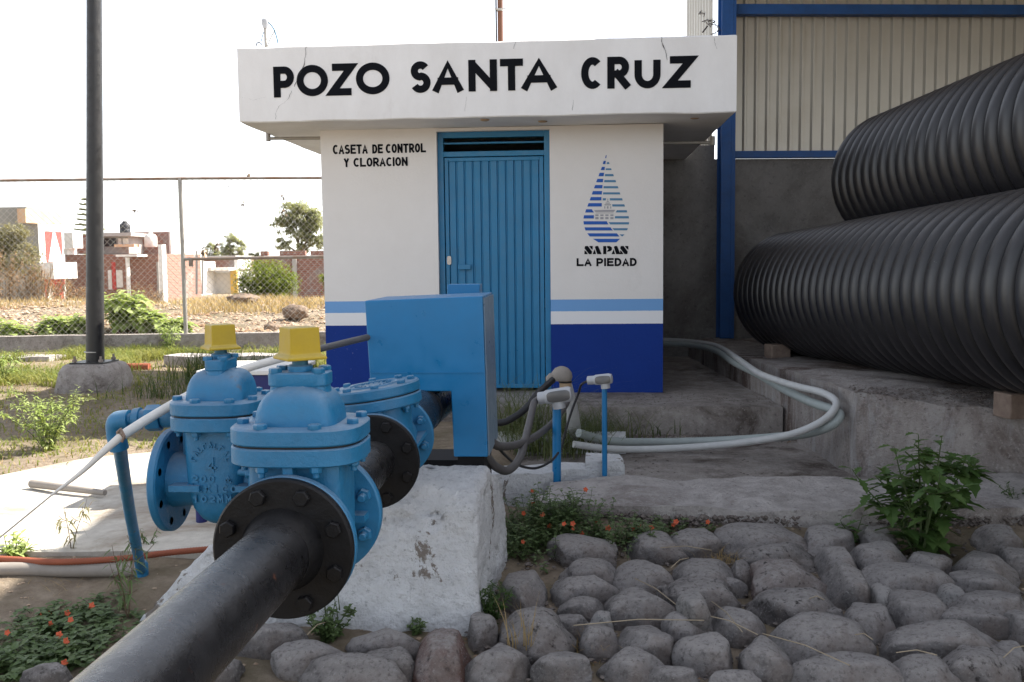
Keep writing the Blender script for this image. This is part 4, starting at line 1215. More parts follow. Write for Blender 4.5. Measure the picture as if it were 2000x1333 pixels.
# white concrete thrust block under the pipes
def thrust_block():
    bm = bmesh.new()
    # bottom ring, shoulder ring, top ring (x, y, z)
    bot = [(-1.60, 3.10, -.06), (-.335, 3.08, -.06), (-.30, 3.98, -.06), (-1.30, 4.05, -.06)]
    sh = [(-1.20, 3.22, .36), (-.345, 3.19, .425), (-.315, 3.90, .34), (-1.15, 3.9, .34)]
    top = [(-1.02, 3.32, .45), (-.372, 3.26, .462), (-.335, 3.55, .485), (-1.0, 3.62, .47)]
    V = [[bm.verts.new(p_) for p_ in r] for r in (bot, sh, top)]
    for a_, b_ in ((0, 1), (1, 2)):
        for k in range(4): bm.faces.new((V[a_][k], V[a_][(k+1)%4], V[b_][(k+1)%4], V[b_][k]))
    bm.faces.new(V[2]); bm.faces.new(V[0][::-1])
    bmesh.ops.bevel(bm, geom=[e for e in bm.edges], offset=.014, segments=1, affect='EDGES', profile=.5)
    bmesh.ops.triangulate(bm, faces=bm.faces[:])
    for _ in range(7):
        es = [e for e in bm.edges if e.calc_length() > .022]
        if not es: break
        bmesh.ops.subdivide_edges(bm, edges=es, cuts=1)
        bmesh.ops.triangulate(bm, faces=bm.faces[:])
    bm.normal_update()
    for v in bm.verts:
        c = v.co
        d = .007 * fbm(c * 3.2, 4) + .006 * fbm(c * 14, 4) + .005 * fbm(c * 45, 3)
        hole = noise.noise(c * 6.0 + Vector((3.1, 1.7, 0.2)))
        if hole > .38: d -= .05 * (hole - .38) / .3
        # broken hollow on the upper right
        h = (c - Vector((-.55, 3.12, .42))); r = sqrt((h.x/.13)**2 + (h.z/.09)**2 + (h.y/.25)**2)
        if r < 1: d -= .06 * (1 - r*r) * (1 + .8*noise.noise(c*16))
        h = (c - Vector((-.70, 3.14, .36))); r = sqrt((h.x/.10)**2 + (h.z/.07)**2 + (h.y/.2)**2)
        if r < 1: d -= .04 * (1 - r*r) * (1 + .8*noise.noise(c*19))
        v.co = c + v.normal * d
    me = bpy.data.meshes.new('thrust_block'); bm.to_mesh(me); bm.free()
    me.polygons.foreach_set('use_smooth', [True]*len(me.polygons))
    me.set_sharp_from_angle(angle=radians(60))
    me.materials.append(M['white_block'])
    o = bpy.data.objects.new('thrust_block', me); COL.objects.link(o)
    return tag(o, 'rough whitewashed concrete block holding up the pipeline', 'concrete block')
thrust_block()
o = rough_slab('white_plinth', [(-.62, 4.80), (-.20, 4.86), (-.05, 4.98), (.235, 5.03), (.225, 5.14), (-.08, 5.10), (-.60, 5.0)], -.1, .168, M['white_block'], .05, .02, 21, jag=.03)
tag(o, 'low whitewashed plinth edging the kerb at the foot of the conduit posts', 'plinth')
o = rough_slab('white_block', [(.03, 5.015), (.225, 5.02), (.215, 5.22), (.04, 5.22)], .0, .196, M['white_block'], .05, .012, 25, jag=.015)
tag(o, 'small flat whitewashed block under the far conduit post', 'concrete block')
o = rough_slab('white_strip', [(-.70, 6.15), (.30, 6.18), (.30, 6.40), (-.70, 6.38)], -.1, .105, M['white_block'], .06, .015, 29, jag=.02)
tag(o, 'low whitewashed concrete strip behind the conduit posts', 'concrete strip')

# navy support prop and box behind the left valve
pr0 = P(394, 1020, 4.3)
m = MB().tube([(pr0.x, pr0.y, .08), (pr0.x, pr0.y, .62)], .024, 12)
tag(m.build('navy_post', M['navy']), 'thin navy post seen under the rear left gate valve', 'post')
a = P(374, 738, 4.6); b_ = P(527, 737, 4.4)
t = thing('navy_box', 'low navy box with a white lid behind the yellow capped valves', 'box', ((a.x+b_.x)/2, 4.75, .1))
MB().box((a.x, 4.55, .05), (b_.x, 5.0, a.z)).build('body', M['navy'], t, bevel=0.006)
MB().box((a.x-.012, 4.538, a.z+.001), (b_.x+.012, 5.012, a.z+.022)).build('lid', M['house_white'], t, bevel=0.004)
MB().lathe([(.02,-.02), (.03,-.012), (.03,.012), (.02,.02)], (b_.x-.27, 4.53, a.z+.012), (1,0,0), 16).build('hasp', M['rubber'], t)

# blue riser with elbow, union and the grey pipe on the ground
e = P(222, 822, 2.75); f = P(272, 1105, 3.62)
e = P(219, 828, 2.62); q1 = P(335, 822, 2.62)
foot = PZ(276, 1112, .09)
t = thing('riser_pipe', 'thin bright blue riser pipe bent over to the left valve', 'pipe', tuple(foot))
MB().tube(smooth_path([foot + Vector((0,0,-.01)), foot.lerp(e, .5), e + Vector((.002, .03, -.06))], 10), .0185, 18).build('pipe', M['blue'], t, smooth=50)
el = smooth_path([e + Vector((.002,.03,-.075)), e + Vector((.0,.02,-.03)), e + Vector((.012,.004,.006)), e + Vector((.05,0,.012))], 8)
MB().tube(el, .0255, 18).build('elbow', M['blue'], t, smooth=50)
br = q1 - e; br.normalize()
MB().tube([e + Vector((.04,0,.012)), q1 + br*.13], .017, 16).build('branch', M['blue'], t, smooth=50)
u0 = e.lerp(q1, .56) + Vector((0,0,.010))
un = MB().lathe([(.02,-.035), (.028,-.03), (.03,-.012), (.024,-.01), (.024,.004)], u0, br, 20)
un.lathe([(.0345,.006), (.036,.010), (.036,.040), (.0345,.044)], u0, br, 8)
un.lathe([(.026,.046), (.028,.05), (.028,.085), (.022,.09)], u0, br, 20)
un.build('union', M['blue'], t, smooth=35)
MB().lathe([(.024,0), (.026,.01), (.026,.05), (.02,.06)], foot + Vector((0,0,-.03)), (0,0,1), 16).build('foot_elbow', M['blue'], t, smooth=40)
g0 = foot; g1 = PZ(150, 1114, .095); g2 = PZ(20, 1112, .095); g3 = PZ(-200, 1118, .095)
m = MB().tube(smooth_path([g0, g1, g2, g3], 8), .026, 16)
tag(m.build('ground_pipe', M['pvc_dirty'], smooth=50), 'dirty grey plastic pipe lying on the soil at the foot of the blue riser', 'pipe')
pp = resample(smooth_path([PZ(420, 1072, .12), PZ(330, 1080, .13), PZ(230, 1092, .13), PZ(110, 1098, .13), PZ(0, 1092, .12), PZ(-200, 1085, .12)], 16), .0055)
m = MB().tube(pp, [.0130 if (i // 1) % 2 else .0108 for i in range(len(pp))], 14)
tag(m.build('orange_hose', M['orange'], smooth=60), 'ribbed orange corrugated hose lying along the edge of the sunlit concrete', 'hose')
m = MB().tube([PZ(62, 945, .135), PZ(205, 963, .135)], [.022, .014], 12)
tag(m.build('pipe_offcut', M['pvc_dirty'], smooth=50), 'short grey pipe offcut lying on the sunlit concrete', 'pipe offcut')
m = MB().tube([PZ(232, 717, .13), PZ(292, 717, .13)], .04, 14)
tag(m.build('orange_pipe_offcut', M['orange'], smooth=50), 'short orange pipe offcut in the grass beside the black pole', 'pipe offcut')
# white hose slung from the cover past the riser, with a thin stay wire below
hp = smooth_path([P(760, 652, 3.75), P(715, 660, 3.6), P(620, 683, 3.3), P(540, 703, 3.05), P(462, 727, 2.85), P(370, 772, 2.65), P(300, 812, 2.54), P(240, 850, 2.47)], 8)
t = thing('slung_hose', 'white plastic tube slung from the blue cover past the valves, dark at its upper end', 'hose', tuple(hp[-1]))
MB().tube(hp[18:], .0125, 14).build('tube', M['tank_white'], t, smooth=50)
MB().tube(hp[:19], .0118, 14).build('dark_sleeve', M['flex'], t, smooth=50)
hq = smooth_path([P(243, 847, 2.47), P(205, 880, 2.46), P(160, 922, 2.46), P(100, 968, 2.46)], 8)
MB().tube(hq, [.0115 - .0085*i/(len(hq)-1) for i in range(len(hq))], 12).build('lower_tube', M['tank_white'], t, smooth=50)
MB().tube([P(110, 960, 2.46), P(0, 1050, 2.48), P(-120, 1150, 2.5)], .0022, 6).build('stay_wire', M['wire'], t)
MB().lathe([(.0125,-.006), (.0138,-.003), (.0138,.003), (.0125,.006)], P(237, 851, 2.47), (hp[-1]-hp[-4]), 12).tube([P(229, 845, 2.46), P(236, 838, 2.45), P(243, 852, 2.45), P(238, 864, 2.45)], .0035, 6).build('tie', M['rust'], t)

# conduit posts
def conduit_body(t, c, d, size, hubd, name='conduit_body'):
    """LB fitting: long body along d, hub down at its right end, cover on the camera side"""
    d = Vector(d).normalized(); up = Vector((0,0,1)); up = (up - d*up.dot(d)).normalized(); n = d.cross(up)
    Mx = Matrix((d, n, up)).transposed()
    L, w, h = size
    m = MB()
    secs = [(-L/2, h*.32, w*.34, 3), (-L/2+.012, h*.46, w*.46, 3.2), (L/2-.02, h*.5, w*.5, 3.5), (L/2-.004, h*.42, w*.42, 3), (L/2, h*.25, w*.25, 2.5)]
    mm = MB().loft(secs, 28)
    m.add([Mx @ Vector((v[2], v[1], v[0])) + c for v in mm.v], [f[::-1] for f in mm.f])
    m.lathe([(h*.36, -L/2-.03), (h*.40, -L/2-.028), (h*.40, -L/2+.01)], c, d, 18)
    hb_ = c + d*hubd
    m.lathe([(h*.42, -h*.85), (h*.42, -h*.35)], hb_, up, 18)
    b0 = m.build(name, M['fitting'], t, smooth=40)
    cvm = MB().loft([(0, L*.40, h*.36, 4), (.006, L*.40, h*.36, 4), (.008, L*.37, h*.32, 4)], 28)
    cm = MB().add([Mx @ Vector((v[0]+L*.04, w*.5 + v[2] - .004, v[1])) + c for v in cvm.v], [f[::-1] for f in cvm.f])
    cm.build('cover', M['fit_cover'], b0, smooth=40)
    return c - d*(L/2+.03)
f1 = PZ(1087, 947, .09); h1 = P(1090, 778, 4.88)
t = thing('conduit_post', 'thicker near blue conduit post carrying a grey elbow fitting', 'conduit post', tuple(f1), group='blue conduit posts')
MB().tube([f1 + Vector((0,0,-.05)), Vector((f1.x+.005, f1.y, h1.z-.04))], .0225, 18).build('post', M['blue_box'], t, smooth=50)
i1 = conduit_body(t, Vector((f1.x+.012, f1.y, h1.z)), (1, -.15, .16), (.150, .070, .078), -.005)
f2 = PZ(1181, 911, .18); h2 = P(1178, 736, 5.1)
t = thing('conduit_post', 'thin far blue conduit post with a small grey fitting and black cable', 'conduit post', tuple(f2), group='blue conduit posts')
MB().tube([f2 + Vector((0,0,-.05)), Vector((f2.x, f2.y, h2.z-.03))], .0135, 16).build('post', M['blue_box'], t, smooth=50)
i2 = conduit_body(t, Vector((f2.x-.008, f2.y, h2.z)), (1, -.2, .1), (.100, .052, .056), .01)
def flexible(name, pts, r, label, cat, mat, rib=True):
    q = smooth_path(pts, 10)
    if rib:
        q = resample(q, r*.42); rs = [r if i % 2 else r*.86 for i in range(len(q))]
    else: rs = r
    return tag(MB().tube(q, rs, 14).build(name, mat, smooth=60), label, cat)
flexible('flexible_conduit', [i1 + Vector((.012,0,.002)), i1 + Vector((-.02,0,-.02)), P(1038, 808, 4.75), P(1028, 850, 4.55), P(1015, 895, 4.2), P(992, 919, 4.05), P(967, 911, 3.9), P(948, 888, 3.8)], .0180,
         'grey ribbed conduit looping from the near post to the bottom of the blue cover', 'conduit', M['flex'])
wh = P(1108, 770, 5.9)
flexible('flexible_conduit', [P(958, 860, 3.85), P(975, 872, 3.95), P(1012, 868, 4.3), P(1050, 850, 4.8), P(1085, 820, 5.3), P(1108, 785, 5.7), wh], .0175,
         'grey ribbed conduit running from the side of the blue cover to the well riser', 'conduit', M['flex'])
flexible('black_cable', [i2 + Vector((.01,0,0)), i2 + Vector((-.03,0,-.02)), P(1130, 768, 5.1), P(1116, 805, 5.1), P(1104, 845, 5.1), P(1094, 885, 5.1)], .0065,
         'thin black cable dropping from the far conduit post fitting', 'cable', M['cable'], False)
flexible('black_cable', [P(968, 868, 3.95), P(985, 888, 4.1), P(1010, 908, 4.4), P(1045, 915, 4.6), P(1075, 902, 4.7), P(1090, 885, 4.9)], .006,
         'thin black cable sagging low from the blue cover through the grass', 'cable', M['cable'], False)
flexible('black_cable', [P(965, 827, 5.6), P(990, 823, 5.6), P(1025, 800, 5.6), P(1050, 770, 5.7), P(1080, 742, 5.8)], .020,
         'thick black cable sleeve slanting up into the grey weather cap', 'cable', M['cable'], False)
# well riser with weather cap
wf = PZ(1120, 850, .09)
wt = P(1102, 735, 5.9)
t = thing('well_riser', 'white plastic riser wound with tan tape under a grey weather cap', 'riser', tuple(wf))
MB().tube([wf + Vector((.01,-.02,-.06)), P(1118, 800, 5.95), P(1108, 752, 5.9)], [.055, .036, .030], 20).build('pipe', M['pvc'], t, smooth=50)
MB().tube([P(1105, 762, 5.89), P(1104, 738, 5.89)], .037, 18).build('tape_band', M['tape'], t, smooth=40)
MB().lathe([(.039,0), (.041,.003), (.041,.008), (.039,.011)], P(1104, 748, 5.89), (0,0,1), 18).build('strap', M['cable'], t)
cc = P(1097, 737, 5.88)
cp = MB().loft([(-.02,.058,.05,2.2), (.0,.066,.055,2.2), (.03,.060,.05,2.2), (.055,.040,.036,2), (.066,.014,.012,2)], 28, cc)
cp.loft([(-.022,.034,.040,2.4,-.062,0), (.0,.036,.042,2.4,-.060,0), (.022,.026,.034,2.2,-.05,0)], 20, cc)
cp.build('weather_cap', M['pvc_dirty'], t, smooth=50)
# the two long plastic conduits
c1 = smooth_path([P(1290, 664, 9.7), P(1345, 667, 9.4), P(1400, 676, 8.7), P(1440, 700, 7.6), P(1480, 728, 6.6), P(1520, 744, 6.2), P(1560, 756, 5.95), P(1605, 767, 5.72), P(1632, 784, 5.6), P(1625, 806, 5.55), P(1595, 829, 5.6), P(1540, 850, 5.7), P(1450, 865, 5.85), P(1350, 874, 5.95), P(1250, 878, 6.0), P(1180, 876, 5.95), P(1120, 868, 5.9)], 8)
tag(MB().tube(c1, .0215, 16).build('plastic_conduit', M['pvc'], smooth=50), 'upper white plastic conduit bending round the platform corner', 'conduit', 'long plastic conduits across the yard')
c2 = smooth_path([P(1290, 671, 9.6), P(1345, 674, 9.3), P(1395, 684, 8.7), P(1435, 709, 7.7), P(1480, 731, 6.85), P(1530, 760, 6.25), P(1585, 786, 5.85), P(1625, 800, 5.64), P(1640, 812, 5.57), P(1622, 832, 5.58), P(1570, 848, 5.75), P(1480, 857, 6.0), P(1380, 862, 6.2), P(1280, 864, 6.25), P(1190, 862, 6.15), P(1130, 846, 6.0)], 8)
tag(MB().tube(c2, .027, 16).build('plastic_conduit', M['pvc_green'], smooth=50), 'lower thicker green grey plastic conduit below the white one', 'conduit', 'long plastic conduits across the yard')
# ------------------------------------------------------------------ cobbles
def stone(cx, cy, w, h, label, mat='stone', lift=0.0, name='cobblestone', grp='cobbles of the rough stone paving', k=1/1.818, ox=900, oy=900, sq=None, seed=0):
    px, py = ox + cx*k, oy + cy*k
    p = PZ(px, py, .03 + lift)
    sc = depth_scale(p)
    W = w*k*sc*1.03; H = h*k*sc*1.04
    el = math.atan2(EYE - .03, sqrt(p.x**2 + p.y**2))
    th = min(.46*H, .075)
    D = max((H - .80*th*cos(el)) / sin(el), .55*W*.6)
    D = min(D, W*1.7, .34)
    rnd = random.Random(seed*77 + int(cx*13 + cy*7))
    bm = bmesh.new()
    bmesh.ops.create_icosphere(bm, subdivisions=4, radius=1.0)
    e = sq or rnd.uniform(2.3, 3.4)
    cuts = []
    for _ in range(7):
        a_ = rnd.uniform(0, 2*pi); zc = rnd.uniform(-.1, .75); qz = sqrt(1 - zc*zc)
        cuts.append((Vector((cos(a_)*qz, sin(a_)*qz, zc)), rnd.uniform(.66, .92)))
    cuts.append((Vector((rnd.uniform(-.2,.2), rnd.uniform(-.2,.2), 1)).normalized(), rnd.uniform(.70, .85)))
    off = Vector((rnd.uniform(0, 50), rnd.uniform(0, 50), rnd.uniform(0, 50)))
    hz = th*1.0 + .03
    rough = .10 if mat in ('stone', 'stone_pale') else .15
    for v in bm.verts:
        c = v.co.normalized()
        m = (abs(c.x)**e + abs(c.y)**e)**(1/e) if (abs(c.x)+abs(c.y)) > 1e-6 else 1
        rr = sqrt(c.x**2 + c.y**2) / m if m > 1e-6 else 1
        q = Vector((c.x*rr, c.y*rr, c.z))
        for cn, cd in cuts:
            ex = q.dot(cn) - cd
            if ex > 0: q = q - cn*ex*.86
        s = 1.08 + .15*noise.noise(c*1.25 + off) + rough*.60*noise.noise(c*2.6 + off) + rough*.32*fbm(c*6 + off, 5)
        v.co = Vector((q.x*W/2*s, q.y*D/2*s, q.z*hz*(1 + .55*(s-1))))
    me = bpy.data.meshes.new(name); bm.to_mesh(me); bm.free()
    me.polygons.foreach_set('use_smooth', [True]*len(me.polygons))
    me.materials.append(M[mat])
    o = bpy.data.objects.new(name, me); COL.objects.link(o)
    zt = G(p.x, p.y)
    o.location = (p.x, p.y, zt + lift + .016)
    o.rotation_euler = (rnd.uniform(-.08,.08), rnd.uniform(-.08,.08), rnd.uniform(-.12,.12))
    return tag(o, label, 'stone', grp)
ST = [
 (1080,290,330,100,'long flat cobble below the kerb, topmost left of the leafy weed','stone'),
 (1130,345,260,80,'dark grainy cobble tucked under the long flat top cobble','stone_dark'),
 (1300,290,190,90,'low pointed cobble against the kerb next to the leafy weed','stone'),
 (1345,380,150,125,'smooth rounded cobble left of the leafy weed\'s foot','stone'),
 (1490,350,190,115,'smooth cobble directly under the drooping weed leaves','stone'),
 (1480,280,110,70,'small cobble behind the left branch of the leafy weed','stone'),
 (1660,375,150,90,'low cobble at the root of the leafy weed','stone'),
 (1850,385,200,110,'round cobble right of the leafy weed\'s root','stone'),
 (1570,435,310,125,'large smooth oval cobble below the leafy weed','stone'),
 (1375,470,150,145,'pear shaped upright cobble left of the large oval one','stone'),
 (1490,490,90,90,'small pale broken stone on the edge of the large oval cobble','stone_pale'),
 (1850,435,230,85,'wide smooth cobble right of the large oval one','stone'),
 (1755,482,110,75,'small pale gravelly stone between two smooth cobbles','stone_pale'),
 (1625,545,200,140,'blocky cobble with a rounded top below the large oval one','stone'),
 (1885,515,260,95,'long smooth cobble at the right edge under the wide one','stone'),
 (1150,440,270,135,'reddish porous cobble in the middle of the paving','stone_red'),
 (880,420,230,110,'smooth cobble left of the reddish porous one','stone'),
 (945,442,130,40,'thin flat sliver of stone left of the reddish porous cobble','stone'),
 (650,420,200,120,'square edged cobble below the flowering creeper','stone'),
 (455,402,190,80,'low flat cobble under the end of the flowering creeper','stone'),
 (440,465,210,100,'uneven cobble with a small weed growing on it','stone'),
 (430,532,160,68,'narrow loaf shaped cobble below the small weed','stone'),
 (635,530,230,125,'broad domed cobble left of the small pale loose stone','stone'),
 (870,485,260,100,'dark pitted cobble behind the small pale loose stone','stone_dark'),
 (1195,530,350,125,'large dark rough cobble in the middle of the paving','stone_dark'),
 (975,595,170,120,'angular cobble right of the small pale loose stone','stone'),
 (810,595,180,105,'cobble carrying the small pale loose stone','stone'),
 (1450,575,170,125,'tilted cobble between the dark rough one and the blocky one','stone'),
 (1250,645,370,150,'very large smooth cobble crossed by a straw','stone'),
 (1835,580,250,85,'flat cobble at right below the long smooth one','stone'),
 (1985,610,100,130,'cobble cut off by the right edge, half way down','stone'),
 (670,650,215,135,'smooth square cobble in the lower middle of the paving','stone'),
 (490,640,130,105,'small cobble beside the dry grass tuft','stone'),
 (395,580,140,65,'small low cobble at the left of the paving','stone'),
 (505,568,80,50,'tiny pale cobble between larger ones at the left','stone_pale'),
 (870,695,215,145,'tall rounded cobble in the bottom centre','stone'),
 (1075,710,200,135,'round dusty cobble right of the tall rounded one','stone'),
 (1700,655,480,150,'widest cobble of all, long and low at the right','stone'),
 (1840,735,300,130,'pitted cobble in front of the widest one at right','stone_dark'),
 (1340,750,390,120,'wide smooth cobble at the bottom edge','stone'),
 (1655,755,220,115,'domed cobble at the bottom edge right of the wide smooth one','stone'),
 (610,722,240,115,'flat slanting cobble at the bottom left of the paving','stone'),
 (360,745,210,95,'pitted grey cobble left of the flat slanting one at the bottom','stone'),
 (755,772,200,65,'low cobble cut by the bottom edge under the tall rounded one','stone'),
 (985,780,200,55,'low cobble cut by the bottom edge under the round dusty one','stone'),
 (270,635,250,150,'large dark porous cobble beside the dry straw at the left','stone_dark'),
 (1910,292,150,80,'cobble behind the leafy weed at the right edge','stone'),
 (1975,365,110,100,'smooth cobble at the right edge under the fine weed','stone'),
 (700,310,200,85,'flat cobble half covered by the flowering creeper','stone'),
 (440,322,260,90,'wide flat bluish cobble under the flowering creeper','stone'),
 (840,300,190,80,'low cobble below the kerb beside the creeper tip','stone'),
 (1955,700,120,90,'low cobble at the right edge beside the pitted one','stone'),
 (1000,400,90,70,'small wedge cobble between the smooth and reddish ones','stone_dark'),
 (720,480,60,50,'small dark chip of stone in a joint left of the pitted cobble','stone_dark'),
 (1330,560,70,60,'small dark chip of stone right of the large dark cobble','stone_dark'),
]
for i, (cx, cy, w, h, lb, mt_) in enumerate(ST):
    stone(cx, cy, w, h, lb, mt_, seed=i)
stone(825, 520, 118, 82, 'small pale loose stone sitting on top of the cobbles', 'stone_pale', .07, 'loose_stone', 'cobbles of the rough stone paving', seed=99)
# the paving runs on past the right edge of the picture
rx_ = random.Random(8)
mo = MB()
for i_ in range(5):
    for j_ in range(9):
        cx_, cy_ = 2.15 + .27*i_ + rx_.uniform(-.04,.04) - .25*(j_ < 5)*0, 2.6 + .2*j_ + rx_.uniform(-.03,.03)
        if cx_ < .40*cy_ + .28: continue
        w_, d_, h_ = rx_.uniform(.11,.15), rx_.uniform(.085,.11), rx_.uniform(.05,.08)
        o_ = Vector((rx_.uniform(0,40), rx_.uniform(0,40), 0))
        vs_, fs_ = [], []
        for a_ in range(9):
            for b2_ in range(16):
                th_, ph_ = pi*.5*a_/8, 2*pi*b2_/16
                c_ = Vector((sin(th_)*cos(ph_), sin(th_)*sin(ph_), cos(th_)))
                s_ = 1 + .18*noise.noise(c_*1.4 + o_)
                vs_.append((cx_ + c_.x*w_*s_, cy_ + c_.y*d_*s_, -.02 + c_.z*h_*s_))
        fs_ = [(a_*16+b2_, (a_+1)*16+b2_, (a_+1)*16+(b2_+1)%16, a_*16+(b2_+1)%16) for a_ in range(8) for b2_ in range(16)]
        mo.add(vs_, fs_)
tag(mo.build('outer_cobbles', M['stone'], smooth=180), kind='stuff')
# mortar and slabs on the left of the paving
def pst(px, py, w, h, lb, mt_, name='cobblestone', sq=None, lift=0.0, seed=1):
    return stone(px, py, w, h, lb, mt_, lift, name, 'cobbles of the rough stone paving', 1.0, 0, 0, sq, seed)
pst(1022, 1165, 90, 130, 'tall grey mortar lump beside the whitewashed block', 'stone', sq=2.4)
pst(975, 1298, 130, 85, 'flat grey slab of stone at the bottom beside the brick red stone', 'stone', sq=3)
pst(862, 1296, 105, 118, 'brick red squared stone at the foot of the whitewashed block', 'stone_brick', 'squared_stone', 3.6)
pst(690, 1318, 210, 62, 'flat pitted rock at the bottom beside the black pipe', 'stone')
pst(600, 1292, 160, 55, 'low flat rock under the black pipe', 'stone')
pst(530, 1262, 130, 55, 'dusty rock half under the black pipe at the foot of the block', 'stone')
pst(760, 1300, 110, 55, 'low pitted rock left of the brick red stone', 'stone_dark')
pst(760, 1262, 150, 36, 'narrow rounded stone along the foot of the whitewashed block', 'stone')
pst(400, 1318, 120, 50, 'dark rock beneath the black pipe near the bottom edge', 'stone_dark')
pst(95, 1325, 90, 34, 'dark rock at the bottom left corner among creeping weeds', 'stone_dark')
pst(940, 1240, 60, 60, 'small grey stone in the corner behind the brick red stone', 'stone')

# ------------------------------------------------------------------ plants
UP = Vector((0, 0, 1))
def leaf_faces(m, base, d, L, w, curl=.3, lobes=False, up=UP):
    """one leaf: folded blade along d, optionally toothed"""
    d = d.normalized()
    sd = d.cross(up)
    if sd.length < 1e-3: sd = d.orthogonal()
    sd.normalize(); n = sd.cross(d)
    if lobes:
        ts = [0, .12, .22, .34, .42, .56, .64, .78, .86, 1]
        ws = [.05, .30, .22, .95, .55, 1.0, .50, .62, .28, 0]
    else:
        ts = [0, .35, .7, 1]; ws = [.1, 1, .75, 0]
    mid, l, r = [], [], []
    for t, q in zip(ts, ws):
        c = base + d*(L*t) - n*(curl*L*t*t) 
        mid.append(c); l.append(c + sd*(w/2*q) + n*(.12*w*q)); r.append(c - sd*(w/2*q) + n*(.12*w*q))
    k = len(ts)
    vs = mid + l + r
    fs = []
    for i in range(k-1):
        fs.append((i, i+1, k+i+1, k+i)); fs.append((i, 2*k+i, 2*k+i+1, i+1))
    m.add(vs, fs)
def rdir(rnd, zlo=-.2, zhi=.8):
    a = rnd.uniform(0, 2*pi); z = rnd.uniform(zlo, zhi); q = sqrt(max(0, 1-z*z))
    return Vector((cos(a)*q, sin(a)*q, z))
def blades(m, pts, hlo, hhi, w, lean=.5, rnd=random, seg=3):
    for p in pts:
        h = rnd.uniform(hlo, hhi)
        a = rnd.uniform(0, 2*pi); d = Vector((cos(a), sin(a), 0))*rnd.uniform(.1, lean)
        sd = Vector((-sin(a+rnd.uniform(-.8,.8)), cos(a), 0)).normalized()
        vs = []
        for i in range(seg+1):
            t = i/seg
            c = p + UP*(h*(t - .35*lean*t*t)) + d*(h*t*t)
            ww = w*(1-t*.95)*.5
            vs += [c - sd*ww, c + sd*ww]
        m.add(vs, [(2*i, 2*i+1, 2*i+3, 2*i+2) for i in range(seg)])
def weed(name, label, base, height, nst, leafL, leafw, mat, spread=.4, lobes=True, seed=0, per=14, cat='weed', branch=True, curl=.35, group=None, stem_r=.004, mats='green_stem', lean0=None):
    rnd = random.Random(seed)
    base = Vector(base)
    t = thing(name, label, cat, tuple(base), group=group)
    st, lv = MB(), MB()
    for s in range(nst):
        a = 2*pi*s/nst + rnd.uniform(-.5,.5)
        hh = height*rnd.uniform(.6, 1.0)
        out = Vector((cos(a), sin(a), 0))*spread*height*rnd.uniform(.2, 1)
        if lean0: out += Vector(lean0)*height
        pts = smooth_path([base + out*.06, base + out*.35 + UP*hh*.4, base + out*.8 + UP*hh*.78, base + out + UP*hh], 5)
        st.tube(pts, [stem_r*(1-.75*i/(len(pts)-1)) for i in range(len(pts))], 5)
        br = [pts]
        if branch:
            for b in range(3):
                i = rnd.randint(4, len(pts)-5)
                d = (rdir(rnd, .1, .6))*hh*rnd.uniform(.18, .32)
                q = smooth_path([pts[i], pts[i] + d*.5, pts[i] + d + UP*.04*hh], 4)
                st.tube(q, [stem_r*.5]*len(q), 4); br.append(q)
        for pts_ in br:
            n = per if pts_ is pts else max(4, per//2)
            for i in range(n):
                f = .10 + .90*i/(n-1)
                p = pts_[min(len(pts_)-1, int(f*(len(pts_)-1)))]
                k = (1.1 - .55*f) * rnd.uniform(.7, 1.15)
                a2 = i*2.4 + rnd.uniform(-.4,.4)
                d = Vector((cos(a2), sin(a2), rnd.uniform(-.25,.55) + .5*(f > .85)))
                leaf_faces(lv, p, d, leafL*k, leafw*k, curl*rnd.uniform(.4, 1.4), lobes)
    st.build('stem', M[mats], t, smooth=60)
    lv.build('foliage', M[mat], t)
    return t
b = PZ(1800, 1090, .0)
weed('leafy_weed', 'large leafy weed with toothed leaves growing from the cobbles below the kerb', b, .53, 10, .135, .080, 'leaf', .60, True, 3, 13, curl=.40, stem_r=.006)
b = PZ(1668, 1062, .0)
weed('leafy_weed', 'small sprig of toothed leaves left of the large leafy weed', b, .12, 3, .10, .06, 'leaf', .8, True, 8, 6, branch=False)
b = PZ(1990, 1020, .0)
weed('fine_weed', 'fine leaved weed at the right edge by the kerb', b, .22, 7, .035, .012, 'leaf_fine', .6, False, 5, 18)
b = PZ(960, 1225, .0)
weed('fine_weed', 'feathery green weed in the corner of the whitewashed block', b, .17, 9, .026, .008, 'leaf_fine', .45, False, 11, 26)
b = PZ(905, 1236, .0)
weed('fine_weed', 'low feathery sprig just left of the whitewashed block\'s corner', b, .055, 5, .022, .007, 'leaf_fine', 1.0, False, 12, 16)
b = PZ(640, 1262, .0)
weed('round_leaf_weed', 'bushy round leaved weed at the foot of the whitewashed block beside the black pipe', b, .13, 12, .026, .020, 'leaf_creep', .75, False, 15, 14, curl=.2)
b = PZ(810, 1250, .0)
weed('round_leaf_weed', 'small round leaved weed behind the brick red stone', b, .07, 5, .022, .016, 'leaf_creep', .7, False, 16, 8, curl=.2)
b = PZ(1120, 1170, .0)
weed('fine_weed', 'small mossy weed on a cobble below the flowering creeper', b, .03, 8, .016, .007, 'leaf_fine', 1.2, False, 18, 12, branch=False)
b = PZ(505, 1262, .0)
weed('round_leaf_weed', 'tiny weed in the shade under the black pipe', b, .07, 6, .022, .014, 'leaf_creep', .8, False, 19, 8)
for i, (px, py, z, h, lb) in enumerate(((1290, 832, .0, .09, 'low creeping weed at the middle of the pavement step'), (1345, 815, .0, .17, 'small leafy weed growing at the foot of the pavement step'), (1225, 835, .0, .10, 'low weed in the step corner behind the far post'), (1445, 825, .0, .07, 'tiny weed at the step near the platform'))):
    weed('step_weed', lb, PZ(px, py, z), h, 6, .05, .018, 'leaf', .8, False, 30+i, 10)
a = PY(1302, 66, 7.4)
